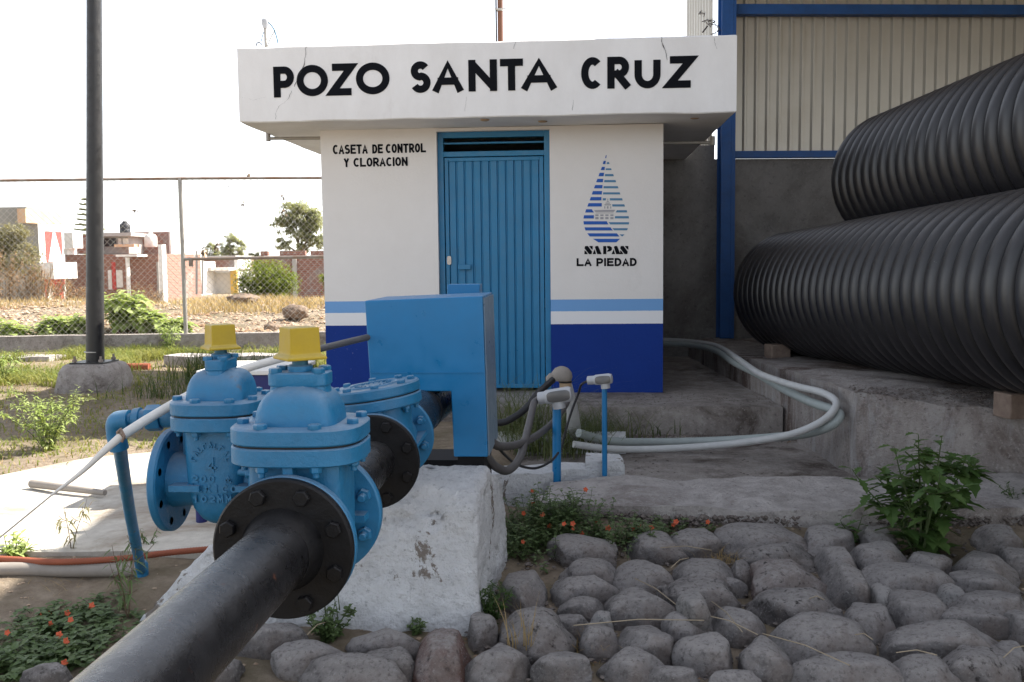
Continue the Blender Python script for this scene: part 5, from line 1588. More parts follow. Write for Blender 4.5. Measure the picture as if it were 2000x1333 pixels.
weed('roof_weed', 'tiny weed sprouting on the roof edge above the letter Z', (a.x, 7.25, SZ1), .055, 3, .03, .014, 'leaf', .5, False, 41, 5, branch=False, stem_r=.002)
# left side weeds
for i, (px, py, z, h, L, lb) in enumerate((
        (140, 1075, .1, .30, .05, 'dry thin weed with curled leaves in front of the sunlit concrete'),
        (250, 1205, .03, .30, .045, 'spindly dark weed against the whitewashed block'),
        (285, 1085, .06, .18, .03, 'thin seedling beside the foot of the blue riser'))):
    weed('spindly_weed', lb, PZ(px, py, z), h, 2 if i != 1 else 4, L, .010, 'leaf_creep' if i else 'mesquite', .35, False, 50+i, 9, curl=1.2, stem_r=.0022, mats='twig')
weed('broad_leaf_weed', 'bright green broad leaved weed at the left edge by the orange hose', PZ(25, 1118, .03), .16, 5, .06, .028, 'leaf_bright', .7, False, 56, 8)
weed('feathery_weed', 'sunlit feathery yellow green weed left of the blue riser', PZ(95, 880, .09), .42, 16, .055, .016, 'leaf_bright', .75, False, 57, 26, stem_r=.003)
weed('feathery_weed', 'upright pale weed before the low fence wall', PZ(330, 690, .09), .42, 9, .08, .02, 'leaf_bright', .5, False, 58, 16)
weed('step_weed', 'bright weed in the sun at the far left edge of the lawn', PZ(8, 745, .09), .35, 8, .08, .02, 'leaf_bright', .6, False, 59, 14)

def creeper(name, label, pts, n, seed, hgt, flowers, lw=.017):
    """low flowering mat spreading along a line of ground points"""
    rnd = random.Random(seed)
    t = thing(name, label, 'flowering weed', tuple(pts[0]))
    lv, st = MB(), MB()
    tops = []
    for i in range(n):
        u = rnd.random()**1.2*(len(pts)-1); k = min(len(pts)-2, int(u))
        c = Vector(pts[k]).lerp(Vector(pts[k+1]), u-k)
        r = rnd.gauss(0, .075); a = rnd.uniform(0, 2*pi)
        hh = hgt[k] + (hgt[k+1]-hgt[k])*(u-k)
        p = c + Vector((cos(a)*r*1.5, sin(a)*r, 0))
        H = hh*rnd.uniform(.3, 1)
        tip = p + Vector((rnd.gauss(0,.03), rnd.gauss(0,.03), H))
        q = smooth_path([p, p.lerp(tip, .5) + Vector((rnd.gauss(0,.012), rnd.gauss(0,.012), 0)), tip], 3)
        st.tube(q, .0011, 3)
        for j, pp_ in enumerate(q[1:]):
            for s_ in (0, 1):
                d = Vector((cos(j*1.6+s_*pi+a), sin(j*1.6+s_*pi+a), rnd.uniform(-.1,.5)))
                leaf_faces(lv, pp_, d, lw*rnd.uniform(.7,1.2), lw*.7*rnd.uniform(.7,1.1), .2)
        tops.append(tip)
    st.build('stem', M['green_stem'], t); lv.build('foliage', M['leaf_creep'], t)
    fm = MB()
    for k in range(5):
        a = 2*pi*k/5
        leaf_faces(fm, Vector((0,0,0)), Vector((cos(a), sin(a), .35)), .011, .010, .25)
    fo = fm.build('flower', M['flower'], t, local=True); me = fo.data
    bpy.data.objects.remove(fo)
    rnd.shuffle(tops)
    for p in tops[:flowers]:
        d = Vector((rnd.uniform(-.5,.5), -1, rnd.uniform(.1,.9)))
        share(me, 'flower', t, Matrix.Translation(p + Vector((0,-.012,.006)) - Vector(t.location)) @ d.to_track_quat('Z','Y').to_matrix().to_4x4() @ Matrix.Scale(rnd.uniform(.9,1.35), 4))
    return t
cp_ = [PZ(1008, 1095, .0), PZ(1030, 1060, .0), PZ(1060, 1020, .08), PZ(1110, 1010, .1), PZ(1090, 1060, .0), PZ(1150, 1055, .02), PZ(1220, 1075, .02), PZ(1270, 1050, .02), PZ(1330, 1040, .0), PZ(1400, 1025, .02)]
creeper('flowering_creeper', 'mat of small leaves with orange flowers spilling along the kerb beside the white block', cp_, 430, 61, [.10, .17, .15, .13, .16, .15, .11, .10, .07, .05], 20, .024)
lp2 = [PZ(20, 1320, .0), PZ(60, 1290, .0), PZ(60, 1235, .0), PZ(120, 1230, .0), PZ(190, 1210, .0), PZ(200, 1260, .0), PZ(120, 1300, .0), PZ(60, 1330, .0), PZ(230, 1190, .0)]
creeper('flowering_creeper', 'mat of small leaves with orange flowers in the lower left corner', lp2, 320, 62, [.07]*9, 13, .030)

# grass
rnd = random.Random(70)
def scatter(n, region, dens=None):
    out = []
    x0, x1, y0, y1 = region
    while len(out) < n:
        x, y = rnd.uniform(x0, x1), rnd.uniform(y0, y1)
        if dens and rnd.random() > dens(x, y): continue
        out.append(Vector((x, y, G(x, y) - .005)))
    return out
def lawn_d(x, y):
    d = sstep(-.15, .25, fbm((x*1.1, y*1.1, 3.3), 4)) * .9 + .1
    if -5 < x < -2.2 and 6.2 < y < 9.3: d *= .55
    if x > -2.35 and y > 6.9: return 0
    if y < 5.6 + .25*(x+3) : d *= .25
    if x > -2.9 and y < 5.9: return 0
    return d
m = MB()
blades(m, scatter(20000, (-9, -1.2, 5.0, 12.6), lawn_d), .03, .11, .010, 1.6, rnd)
def far_d(x, y):
    return sstep(-.2, .2, fbm((x*.8, y*.8, 8.3), 3)) * (1.0 if x < -4.6 else .5)
blades(m, scatter(17000, (-9, -2.6, 8.9, 12.55), far_d), .07, .28, .014, 1.5, rnd)
tag(m.build('grass', M['grass']), kind='stuff')
m = MB()
blades(m, scatter(9000, (-9, -1.4, 3.6, 12.6), lambda x, y: (1 - .9*lawn_d(x, y)) * (0 if (x > -4.4 and 3.6 < y < 5.9 and x > -4.3 + (y-3.7)*.8) or (x > -2.35 and y > 6.9) else 1)), .02, .09, .006, 1.2, rnd)
tag(m.build('dry_grass', M['grass_dry']), kind='stuff')
def tuft(label, base, n, hlo, hhi, r, mat, lean, seed, w=.008, name='grass_tuft'):
    rr = random.Random(seed); m = MB(); base = Vector(base)
    blades(m, [Vector((rr.gauss(0, r), rr.gauss(0, r*.8), 0)) for _ in range(n)], hlo, hhi, w, lean, rr, 5)
    o = m.build(name, M[mat]); o.location = base
    return tag(o, label, 'grass tuft')
tuft('big tuft of long dark green grass behind the rear left valve', PZ(420, 745, .09), 520, .25, .62, .20, 'grass_dark', 1.0, 1)
tuft('long green grass tuft between the yellow caps and the pump house corner', PZ(560, 735, .09), 260, .2, .55, .16, 'grass_dark', 1.0, 2)
tuft('long green grass tuft in the shade below the black pole\'s right side', PZ(330, 775, .09), 180, .12, .35, .22, 'grass_dark', 1.0, 9)
tuft('wispy long grass growing between the blue cover and the near post', PZ(1012, 868, .02), 300, .30, .80, .15, 'grass_mid', 1.2, 3, .007)
tuft('low tangled grass around the foot of the near post', PZ(1070, 880, .02), 520, .18, .50, .18, 'grass_mid', 1.7, 4, .008)
tuft('grass tuft around the white riser behind the far post', PZ(1150, 862, .02), 320, .18, .55, .17, 'grass_mid', 1.6, 5, .007)
tuft('sparse grass along the foot of the pavement step', PZ(1250, 836, .01), 260, .05, .19, .24, 'grass_dark', 1.2, 6, .008)
tuft('few long grass blades leaning against the whitewashed block', PZ(655, 1240, .0), 12, .2, .40, .03, 'grass_dark', 1.0, 7, .006)
tuft('dry straw coloured tuft at the left of the paving', PZ(1020, 1290, .0), 22, .12, .26, .025, 'grass_dry', .5, 8, .005)
tuft('dry brown grass clump under the end of the creeper', PZ(1415, 1100, .02), 60, .04, .11, .045, 'grass_dry', 1.4, 10, .004)
tuft('dry grass clump in a joint at the left of the paving', PZ(1170, 1275, .0), 70, .03, .10, .05, 'grass_dry', 1.4, 12, .004)
tuft('grey dry weed clump on the soil left of the whitewashed block', PZ(105, 1165, .02), 90, .04, .12, .06, 'grass_dry', 1.3, 13, .004)
m = MB()
for a, c in (((1240,1130),(1325,1185)), ((1390,1175),(1450,1235)), ((1370,1200),(1480,1240)), ((1490,1238),(1660,1300)), ((1120,1222),(1375,1212)), ((1670,1240),(1705,1250)), ((1960,1285),(2000,1262)), ((1290,1070),(1390,1075)), ((1580,1170),(1610,1172)), ((1750,1275),(1830,1280)), ((1310,1110),(1345,1090)), ((640,1215),(600,1240))):
    pa, pb = PZ(*a, .085), PZ(*c, .085)
    mid = pa.lerp(pb, .5) + Vector((0, 0, .012))
    m.tube([pa, mid, pb], .0017, 5)
tag(m.build('straw', M['straw']), kind='stuff')
# small stones and litter on the soil
m = MB(); rr = random.Random(5)
def pebble(m, p, r, rr, fl=.6):
    vs = []
    for d in ((1,0,0),(-1,0,0),(0,1,0),(0,-1,0),(0,0,1),(0,0,-1),(.6,.6,.5),(-.6,.6,.4),(.6,-.6,.5),(-.6,-.6,.4)):
        vs.append(Vector(p) + Vector((d[0]*rr.uniform(.6,1.2), d[1]*rr.uniform(.6,1.2), d[2]*rr.uniform(.6,1.1)*fl))*r)
    m.add(vs, [(4,8,6),(4,6,7),(4,7,9),(4,9,8),(0,6,8),(2,7,6),(1,9,7),(3,8,9),(0,2,6),(2,1,7),(1,3,9),(3,0,8),(5,2,0),(5,1,2),(5,3,1),(5,0,3)])
for _ in range(900):
    x = rr.uniform(-5, -.3); y = rr.uniform(2.4, 3.75)
    pebble(m, (x, y, G(x, y)), rr.uniform(.003, .011), rr)
for _ in range(900):
    x = rr.uniform(-.4, 2.6); y = rr.uniform(2.5, 4.4)
    pebble(m, (x, y, G(x, y)), rr.uniform(.003, .010), rr)
for _ in range(260):
    x = rr.uniform(-.2, 1.55); y = rr.choice((rr.uniform(6.55, 6.84), rr.uniform(4.95, 5.15)))
    pebble(m, (x, y, .003), rr.uniform(.003, .012), rr)
tag(m.build('gravel', M['rubble']), kind='stuff')
m = MB()
for _ in range(2600):
    x = rr.uniform(-.2, 3.0); z = rr.uniform(-.02, .085)
    pebble(m, (x, 4.37 + .05*noise.noise((x*3+5, 4.3*3, 1)) - .012 + .02*rr.random(), z), rr.uniform(.006, .020), rr, 1)
for _ in range(2600):
    x = rr.uniform(-.5, 2.4); y = rr.uniform(2.5, 4.33)
    pebble(m, (x, y, G(x, y) + .012), rr.uniform(.004, .014), rr)
for _ in range(1600):
    x = rr.uniform(-.3, 1.5); y = 6.845 - abs(rr.gauss(0, .09))
    pebble(m, (x, y, .003), rr.uniform(.003, .013), rr, .5)
for _ in range(500):
    x = rr.uniform(-.1, 1.5); y = rr.uniform(5.0, 6.7)
    if fbm((x*2, y*4, 2), 3) > .05: pebble(m, (x, y, .003), rr.uniform(.003, .010), rr, .4)
for _ in range(300):
    x = rr.uniform(-.3, 1.4); y = rr.uniform(6.9, 7.55)
    pebble(m, (x, y, .202), rr.uniform(.003, .009), rr, .4)
for _ in range(700):
    x = rr.uniform(1.55, 3.2); y = 5.52 - .42*(x-1.55) + rr.gauss(.12, .10)
    pebble(m, (x, y, plat_h(x, y) + .004), rr.uniform(.003, .012), rr, .5)
tag(m.build('loose_aggregate', M['aggregate']), kind='stuff')
# ------------------------------------------------------------------ pole, fence and the land beyond
pb = P(185, 716, 9.15)
t = thing('steel_pole', 'tall tapered black steel pole bolted to a concrete footing in the grass', 'pole', (pb.x, pb.y, .06))
top = P(184, -500, 9.25)
tp = PY(184, 0, pb.y)
btm = PY(186, 712, pb.y)
MB().tube([Vector((btm.x, pb.y, .32)), Vector((btm.x + (tp.x-btm.x)*(6.5-.32)/(tp.z-.32), pb.y, 6.5))], [.082, .052], 28).build('pole', M['pole'], t, smooth=50)
ft = MB()
zb, zt = .02, .325
for z, hx, hy in ((zb, .30, .30), (zt-.05, .245, .245), (zt, .215, .215)): pass
ft.loft([(zb, .31, .31, 5), (zt-.07, .262, .262, 5), (zt-.015, .235, .235, 4.5), (zt, .21, .21, 4)], 48, (pb.x, pb.y, 0))
ft.build('footing', M['conc_dirty'], t, smooth=45)
MB().box((pb.x-.16, pb.y-.16, zt+.001), (pb.x+.16, pb.y+.16, zt+.014)).build('base_plate', M['pole'], t)
for sx, sy in ((-1,-1), (1,-1), (1,1), (-1,1)):
    MB().tube([(pb.x+sx*.125, pb.y+sy*.125, zt), (pb.x+sx*.125, pb.y+sy*.125, zt+.07)], .011, 8).lathe([(.022,.018), (.022,.04)], (pb.x+sx*.125, pb.y+sy*.125, zt), (0,0,1), 6).build('anchor_bolt', M['rust'], t)
MB().lathe([(.083,-.006), (.088,-.003), (.088,.003), (.083,.006)], (pb.x, pb.y, P(185, 688, 9.1).z), (0,0,1), 24).build('wire_tie', M['wire'], t)

# boundary fence: low wall, posts, rails, chain link, barbed wire
C0 = Vector((-5.29, 12.75, 0)); CL = Vector((-10.6, 12.05, 0)); CRt = Vector((-.6, 13.35, 0))
ZP, ZT = .31, 2.37
m = MB()
for a, b in ((CL, C0), (C0, CRt)):
    n = int((b-a).length/.25)
    d = (b-a).normalized(); nn = Vector((-d.y, d.x, 0))
    for i in range(n):
        p, q = a.lerp(b, i/n), a.lerp(b, (i+1)/n)
        def cs(r): return [r - nn*.11 + UP*-.1, r - nn*(.10+.008*noise.noise(r*2)) + UP*(ZP-.01+.008*noise.noise(r*3)), r + nn*.10 + UP*(ZP-.01+.008*noise.noise(r*3)), r + nn*.11 + UP*-.1]
        m.add(cs(p) + cs(q), [(0,4,5,1), (1,5,6,2), (2,6,7,3)] + ([(0,1,2,3)] if i == 0 else []) + ([(7,6,5,4)] if i == n-1 else []))
tag(m.build('low_wall', M['conc_dirty']), 'low mottled concrete wall carrying the chain link fence', 'wall')
t = thing('chain_link_fence', 'rusty railed chain link fence with barbed wire on top of the low wall', 'fence', tuple(C0))
def post(p, r=.028):
    MB().tube([p + UP*(ZP-.03), p + UP*ZT], r, 12).build('post', M['post_steel'], t, smooth=50)
post(C0)
post(C0.lerp(CL, .56)); post(C0.lerp(CRt, .72))
MB().tube([CL + UP*(ZT-.03), C0 + UP*ZT], .020, 10).build('rail', M['rust'], t, smooth=50)
MB().tube([C0 + UP*ZT, CRt + UP*(ZT-.01)], .020, 10).build('rail', M['rust'], t, smooth=50)
mz = 1.30
MB().tube([C0 + UP*mz, CRt + UP*(mz+.03)], .022, 10).build('rail', M['rust'], t, smooth=50)
MB().tube([C0 + Vector((.1,.02,mz)), C0 + Vector((.1,.02,mz-.1))], .03, 10).build('bracket', M['rust'], t)
def chain(a, b, z0, z1, sp, name):
    m = MB(); d = b - a; L = d.length; d.normalize(); nn = Vector((-d.y, d.x, 0)); H = z1 - z0
    n = int((L + H)/sp)
    for i in range(n):
        for sgn in (1, -1):
            s0 = i*sp - (H if sgn > 0 else 0)
            pts = []
            for z, s in ((z0, s0), (z1, s0 + H)) if sgn > 0 else ((z0, s0), (z1, s0 - H)):
                pts.append((s, z))
            (sa, za), (sb, zb_) = pts
            def cl(s, z, s2, z2):
                if s < 0: z = z + (z2-z)*(0-s)/(s2-s); s = 0
                if s > L: z = z + (z2-z)*(L-s)/(s2-s); s = L
                return s, z
            if (sa < 0 and sb < 0) or (sa > L and sb > L): continue
            A_ = cl(sa, za, sb, zb_); B_ = cl(sb, zb_, sa, za)
            if abs(A_[1]-B_[1]) < .02: continue
            w = .0021
            p = a + d*A_[0] + UP*A_[1] + nn*(.003*sgn); q = a + d*B_[0] + UP*B_[1] + nn*(.003*sgn)
            m.tube([p, q], w, 3, False)
    return m.build(name, M['wire'], t)
chain(CL, C0, ZP-.01, ZT-.02, .085, 'chain_mesh')
chain(C0, CRt, ZP-.01, ZT-.02, .085, 'chain_mesh')
def barbed(pts, bars=.16, r=.0022):
    q = resample(smooth_path(pts, 14), .03)
    m = MB().tube(q, r, 4)
    for i in range(3, len(q)-3, max(1, int(bars/.03))):
        for _ in range(2):
            d = Vector((random.uniform(-1,1), random.uniform(-1,1), random.uniform(-1,1))).normalized()*.018
            m.tube([q[i]-d, q[i]+d], .0022, 3)
    m.build('barbed_wire', M['wire_dark'], t)
barbed([P(-60, 380, 12.9), P(80, 370, 12.95), P(200, 362, 13), P(352, 352, 13)])
barbed([P(-60, 408, 12.9), P(40, 398, 12.95), P(120, 400, 12.9), P(240, 385, 13), P(352, 366, 13)])
barbed([P(200, 362, 13), P(260, 412, 13), P(330, 425, 13), P(395, 418, 13.1), P(440, 395, 13.1), P(447, 352, 13.2)])
barbed([P(352, 352, 13), P(420, 358, 13.1), P(510, 372, 13.2), P(600, 362, 13.3), P(680, 370, 13.4)])
barbed([P(380, 470, 13.1), P(420, 450, 13.1), P(470, 430, 13.2), P(510, 432, 13.2), P(550, 405, 13.2), P(580, 368, 13.3)])
barbed([P(440, 352, 13.1), P(452, 380, 13.1), P(470, 402, 13.2), P(478, 430, 13.2), P(462, 480, 13.2)])
# dry leaves caught in the wire
m = MB(); rr = random.Random(3)
for px, py, k in ((477, 398, 2), (553, 414, 3), (425, 480, 4), (400, 488, 2), (487, 342, 2), (550, 385, 1), (262, 412, 1), (395, 491, 2)):
    for _ in range(k*3):
        p = P(px + rr.uniform(-3,3), py + rr.uniform(-5,5), 13.15)
        leaf_faces(m, p, rdir(rr, -.8, .4), .07, .035, .4)
tag(m.build('caught_leaves', M['twig']), 'brown dead leaves caught in the barbed wire', 'dead leaves')

# white concrete remnant in the grass
q = PZ(430, 716, .1)
o = rough_slab('kerb_block', [(q.x-.62, q.y-.05), (q.x+.75, q.y-.02), (q.x+.75, q.y+.3), (q.x-.6, q.y+.3)], -.05, .22, M['conc'], .12, .03, 44, jag=.03)
tag(o, 'long pale concrete block lying in the grass before the low wall', 'concrete block')
q = PZ(55, 700, .1)
o = rough_slab('pale_slab', [(q.x-.5, q.y-.1), (q.x+.35, q.y-.15), (q.x+.4, q.y+.2), (q.x-.4, q.y+.25)], -.05, .13, M['conc'], .12, .03, 45, jag=.06)
tag(o, 'pale flat piece of concrete in the grass left of the black pole', 'concrete slab')

# rubble beyond the fence
m = MB(); rr = random.Random(12)
for _ in range(8000):
    y = 13.05 + 11*rr.random()**1.5; x = rr.uniform(-13 - (y-13)*.5, -1.5 - (y-13)*.1)
    pebble(m, (x, y, G(x, y)), rr.uniform(.015, .055) * (1 + .05*(y-13)), rr, .7)
tag(m.build('rubble', M['rubble']), kind='stuff')
def rock(px, py, Z, w, h, label, seed):
    bm = bmesh.new(); bmesh.ops.create_icosphere(bm, subdivisions=4, radius=1)
    off = Vector((seed*3.1, seed, 0))
    for v in bm.verts:
        c = v.co.copy(); s = 1 + .35*noise.noise(c*1.3+off) + .14*fbm(c*4+off, 3)
        v.co = Vector((c.x*w*s, c.y*w*.7*s, c.z*h*s))
    me = bpy.data.meshes.new('boulder'); bm.to_mesh(me); bm.free()
    me.polygons.foreach_set('use_smooth', [True]*len(me.polygons)); me.materials.append(M['rock'])
    o = bpy.data.objects.new('boulder', me); COL.objects.link(o); o.location = P(px, py, Z)
    tag(o, label, 'boulder')
rock(577, 610, 16, .21, .12, 'brown boulder on the rubble beyond the fence', 3)
rock(528, 640, 14, .10, .07, 'small dark rock among the rubble just over the low wall', 5)
rock(475, 585, 19, .30, .10, 'pale lump at the crest of the rubble heap', 8)

# broad leaved plants along the far side of the low wall
def big_plant(px, py, Z, hgt, n, label, seed):
    b = P(px, py, Z); b.z = G(b.x, b.y)
    weed('broad_leaf_plant', label, b, hgt, n, .24, .17, 'leaf_bright', .75, True, seed, 12, 'plant', curl=.5, group='broad leaved plants behind the fence', stem_r=.008)
big_plant(240, 650, 13.7, .55, 13, 'tallest broad leaved plant right of the black pole behind the fence', 81)
big_plant(290, 655, 13.6, .36, 12, 'broad leaved plant in the middle between pole and fence post', 82)
big_plant(340, 655, 13.5, .24, 9, 'lowest broad leaved plant at the foot of the fence post', 83)
big_plant(100, 655, 13.5, .38, 10, 'dark broad leaved plant left of the black pole', 84)
big_plant(150, 655, 13.6, .30, 8, 'broad leaved plant just behind the black pole', 85)
big_plant(20, 655, 13.4, .40, 9, 'broad leaved plant at the left edge behind the fence', 86)

# trees and bushes
def tree(name, label, base, height, crown, trunk_r, mat, n, leafL, seed, cat='tree', group=None, limbs=6, droop=0.0):
    """crown: list of (dx, dy, dz, rx, ry, rz) clusters above the base"""
    rr = random.Random(seed); base = Vector(base)
    t = thing(name, label, cat, tuple(base), group=group)
    tk = MB()
    hz = min(c[2] for c in crown)
    tk.tube(smooth_path([base + UP*-.2, base + Vector((.03*height*rr.uniform(-1,1), 0, hz*.5)), base + Vector((.02*height, 0, max(hz, height*.45)))], 5), [trunk_r*(1-.4*i/10) for i in range(11)], 8)
    for c in crown:
        s = base + UP*min(hz*.8, c[2]*.6)
        e = base + Vector(c[:3])
        q = smooth_path([s, s.lerp(e, .5) + rdir(rr)*.05*height, e], 4)
        tk.tube(q, [trunk_r*.5*(1-.8*i/(len(q)-1)) + .003*height*.3 for i in range(len(q))], 5)
    tk.build('trunk', M['bark'], t, smooth=60)
    lv = MB()
    tot = sum(c[3]*c[4]*c[5] for c in crown)
    for c in crown:
        k = int(n*c[3]*c[4]*c[5]/tot)
        sub = [rdir(rr, -1, 1)*(rr.random()**.5)*.85 for _ in range(max(6, k//45))]
        for i in range(k):
            g = rr.choice(sub)
            o = g + rdir(rr, -1, 1)*.30*rr.random()**.6
            p = base + Vector((c[0] + o.x*c[3], c[1] + o.y*c[4], c[2] + o.z*c[5]))
            d = rdir(rr, -.7 - droop, .7 - droop)
            leaf_faces(lv, p, d, leafL*rr.uniform(.6,1.3), leafL*.5*rr.uniform(.6,1.2), .2)
    lv.build('crown', M[mat], t)
    return t
def at_ground(px, Z, z=None):
    p = P(px, 560, Z); p.z = G(p.x, p.y) if z is None else z
    return p
# eucalyptus behind the roofs
b = at_ground(590, 75); s = 75/1900
H = 1.25 + (512-392)*s - b.z
cr = [(-.2,0,H*.86,1.5,1.5,1.0), (-1.2,0,H*.72,1.1,1.2,.9), (1.1,0,H*.74,1.2,1.2,1.1), (.1,0,H*.62,1.3,1.3,.9), (-1.3,0,H*.48,.9,1,.6), (1.3,0,H*.52,1.1,1.1,.8), (0,0,H*.45,.9,1,.5)]
tree('eucalyptus_tree', 'tall airy eucalyptus behind the brick wall beside the pump house', b, H, cr, .22, 'tree', 11000, .24, 91, droop=.2)
def far_tree(px, ytop, wpx, Z, label, seed, n=1500):
    b = at_ground(px, Z); s = Z/1900; H = 1.25 + (512-ytop)*s - b.z; w = wpx*s/2
    cr = [(0,0,H*.82,w*.6,w*.6,H*.13), (-w*.45,0,H*.68,w*.5,w*.5,H*.13), (w*.45,0,H*.70,w*.5,w*.5,H*.12), (0,0,H*.58,w*.7,w*.6,H*.12)]
    tree('far_tree', label, b, H, cr, .15, 'tree', n, .22, seed, group='trees beyond the houses')
far_tree(455, 450, 66, 70, 'rounded tree above the low white house', 92, 2200)
far_tree(415, 468, 40, 72, 'small dark tree beyond the white house', 93, 1200)
far_tree(370, 462, 36, 72, 'thin tree just right of the fence post', 94, 900)
far_tree(498, 484, 45, 74, 'low bushy tree left of the eucalyptus', 95, 900)
# round green bush in front of the brick wall
b = at_ground(518, 27); s = 27/1900; w = 68*s; H = 1.25 + (512-496)*s - b.z
cr = [(0,0,H*.5,w,w*.9,H*.46), (-w*.3,0,H*.68,w*.6,w*.6,H*.3), (w*.35,0,H*.62,w*.62,w*.6,H*.32), (w*.3,0,H*.28,w*.7,w*.7,H*.26), (-w*.4,0,H*.4,w*.6,w*.6,H*.3)]
tree('round_bush', 'dense round green bush in front of the brick wall beyond the fence', b, H, cr, .06, 'bush', 14000, .075, 96, 'bush')
b = at_ground(655, 24)
tree('round_bush', 'small green bush peeping out beside the pump house corner', b, .9, [(0,0,.5,.45,.4,.4), (-.2,0,.7,.3,.3,.25)], .04, 'bush', 1500, .07, 97, 'bush')
# grey green thorn tree and dry brush at the left
b = at_ground(20, 32, -.1); s = 32/1900
cr = [(-.3,0,1.9,1.0,.8,.7), (.4,0,1.6,.9,.8,.6), (-.9,0,1.5,.8,.8,.7), (.2,0,2.35,.8,.7,.5), (-.9,0,2.4,.7,.7,.5), (.7,0,1.1,.5,.5,.4)]
tree('thorn_tree', 'grey green thorn tree at the left edge in front of a grey house', b, 2.8, cr, .09, 'mesquite', 9500, .10, 98)
def brush(px, Z, w, h, label, seed, n=2600):
    b = at_ground(px, Z)
    t = thing('dry_brush', label, 'dry brush', tuple(b), group='dry brush in front of the houses')
    rr = random.Random(seed); st, lv = MB(), MB()
    for i in range(46):
        a = rr.uniform(0, 2*pi); r = rr.random()**.5
        e = b + Vector((cos(a)*w*r, sin(a)*w*.6*r, h*rr.uniform(.5,1)*(1-.35*r*r)))
        p0 = b + Vector((cos(a)*w*r*.5, sin(a)*w*.3*r, -.05))
        q = smooth_path([p0, p0.lerp(e,.5) + rdir(rr)*.06, e], 4)
        st.tube(q, .006, 4)
        for _ in range(n//46):
            p = q[rr.randint(2, len(q)-1)] + rdir(rr,-1,1)*.16*rr.random()
            leaf_faces(lv, p, rdir(rr,-.5,.9), .055*rr.uniform(.6,1.4), .018, .3)
    st.build('stem', M['twig'], t); lv.build('foliage', M['brush'], t)
brush(10, 24, 1.25, 1.6, 'dry brown brush at the left edge below the thorn tree', 101, 4200)
brush(75, 24, .8, 1.25, 'dry brown brush below the red curtained house', 102, 3000)
brush(130, 25, .7, .7, 'low dry brush left of the black pole beyond the fence', 103, 2200)
brush(275, 31, .8, 1.1, 'dry brown brush against the brick house wall', 104, 3000)
brush(232, 30, .6, .6, 'low dry brush below the brick house porch', 105, 1600)
m = MB(); rnd = random.Random(71)
pts = []
for _ in range(6500):
    px = rnd.uniform(355, 660); Z = rnd.uniform(17, 26)
    p = P(px, 560, Z); p.z = G(p.x, p.y); pts.append(p)
blades(m, pts, .08, .28, .018, .6, rnd, 2)
pts = []
for _ in range(2600):
    px = rnd.uniform(-60, 360); Z = rnd.uniform(19, 27)
    p = P(px, 560, Z); p.z = G(p.x, p.y); pts.append(p)
blades(m, pts, .08, .26, .018, .6, rnd, 2)
tag(m.build('tall_dry_grass', M['grass_dry']), kind='stuff')
# norfolk pine behind the pole
b = at_ground(180, 85); s = 85/1900; H = 1.25 + (512-385)*s - b.z
t = thing('norfolk_pine', 'tiered conifer showing beside the black pole above the brick house', 'conifer', tuple(b))
MB().tube([b, b + UP*H], [.16, .03], 8).build('trunk', M['bark'], t)
lv = MB(); rr = random.Random(9)
for k in range(13):
    z = H*(.25 + .72*k/12); L = 1.75*(1 - .8*k/12) + .15
    for j in range(7):
        a = j*2*pi/7 + k*.5
        d = Vector((cos(a), sin(a), .12))
        for i in range(14):
            p = b + UP*z + d*L*(i+1)/14
            for s_ in (-1, 1):
                leaf_faces(lv, p, Vector((-sin(a)*s_, cos(a)*s_, .5)) + d*.6, .30, .20, -.1)
lv.build('crown', M['tree'], t)

# ------------------------------------------------------------------ houses beyond
def pt(px, py, Z): return P(px, py, Z)
def hbox(m, px0, px1, py0, py1, Z, depth, z0=None):
    """upright box whose front face spans the given picture area at depth Z (front faces the yard)"""
    a, b = P(px0, py1, Z), P(px1, py1, Z); zt = P((px0+px1)/2, py0, Z).z
    zb = a.z if z0 is None else z0
    f = CF.copy(); f.z = 0; f.normalize(); r = CR.copy(); r.z = 0; r.normalize()
    w = (b - a).dot(r)
    o = Vector((a.x, a.y, 0))
    vs = []
    for z in (zb, zt):
        vs += [o + UP*z, o + r*w + UP*z, o + r*w + f*depth + UP*z, o + f*depth + UP*z]
    m.add(vs, [(0,3,2,1),(4,5,6,7),(0,1,5,4),(1,2,6,5),(2,3,7,6),(3,0,4,7)])
    return m
def hpart(name, mat, par, px0, px1, py0, py1, Z, depth, z0=None): return hbox(MB(), px0, px1, py0, py1, Z, depth, z0).build(name, M[mat], par)
GZ = -.6
r_h = CR.copy(); r_h.z = 0; r_h.normalize(); f_h = CF.copy(); f_h.z = 0; f_h.normalize()
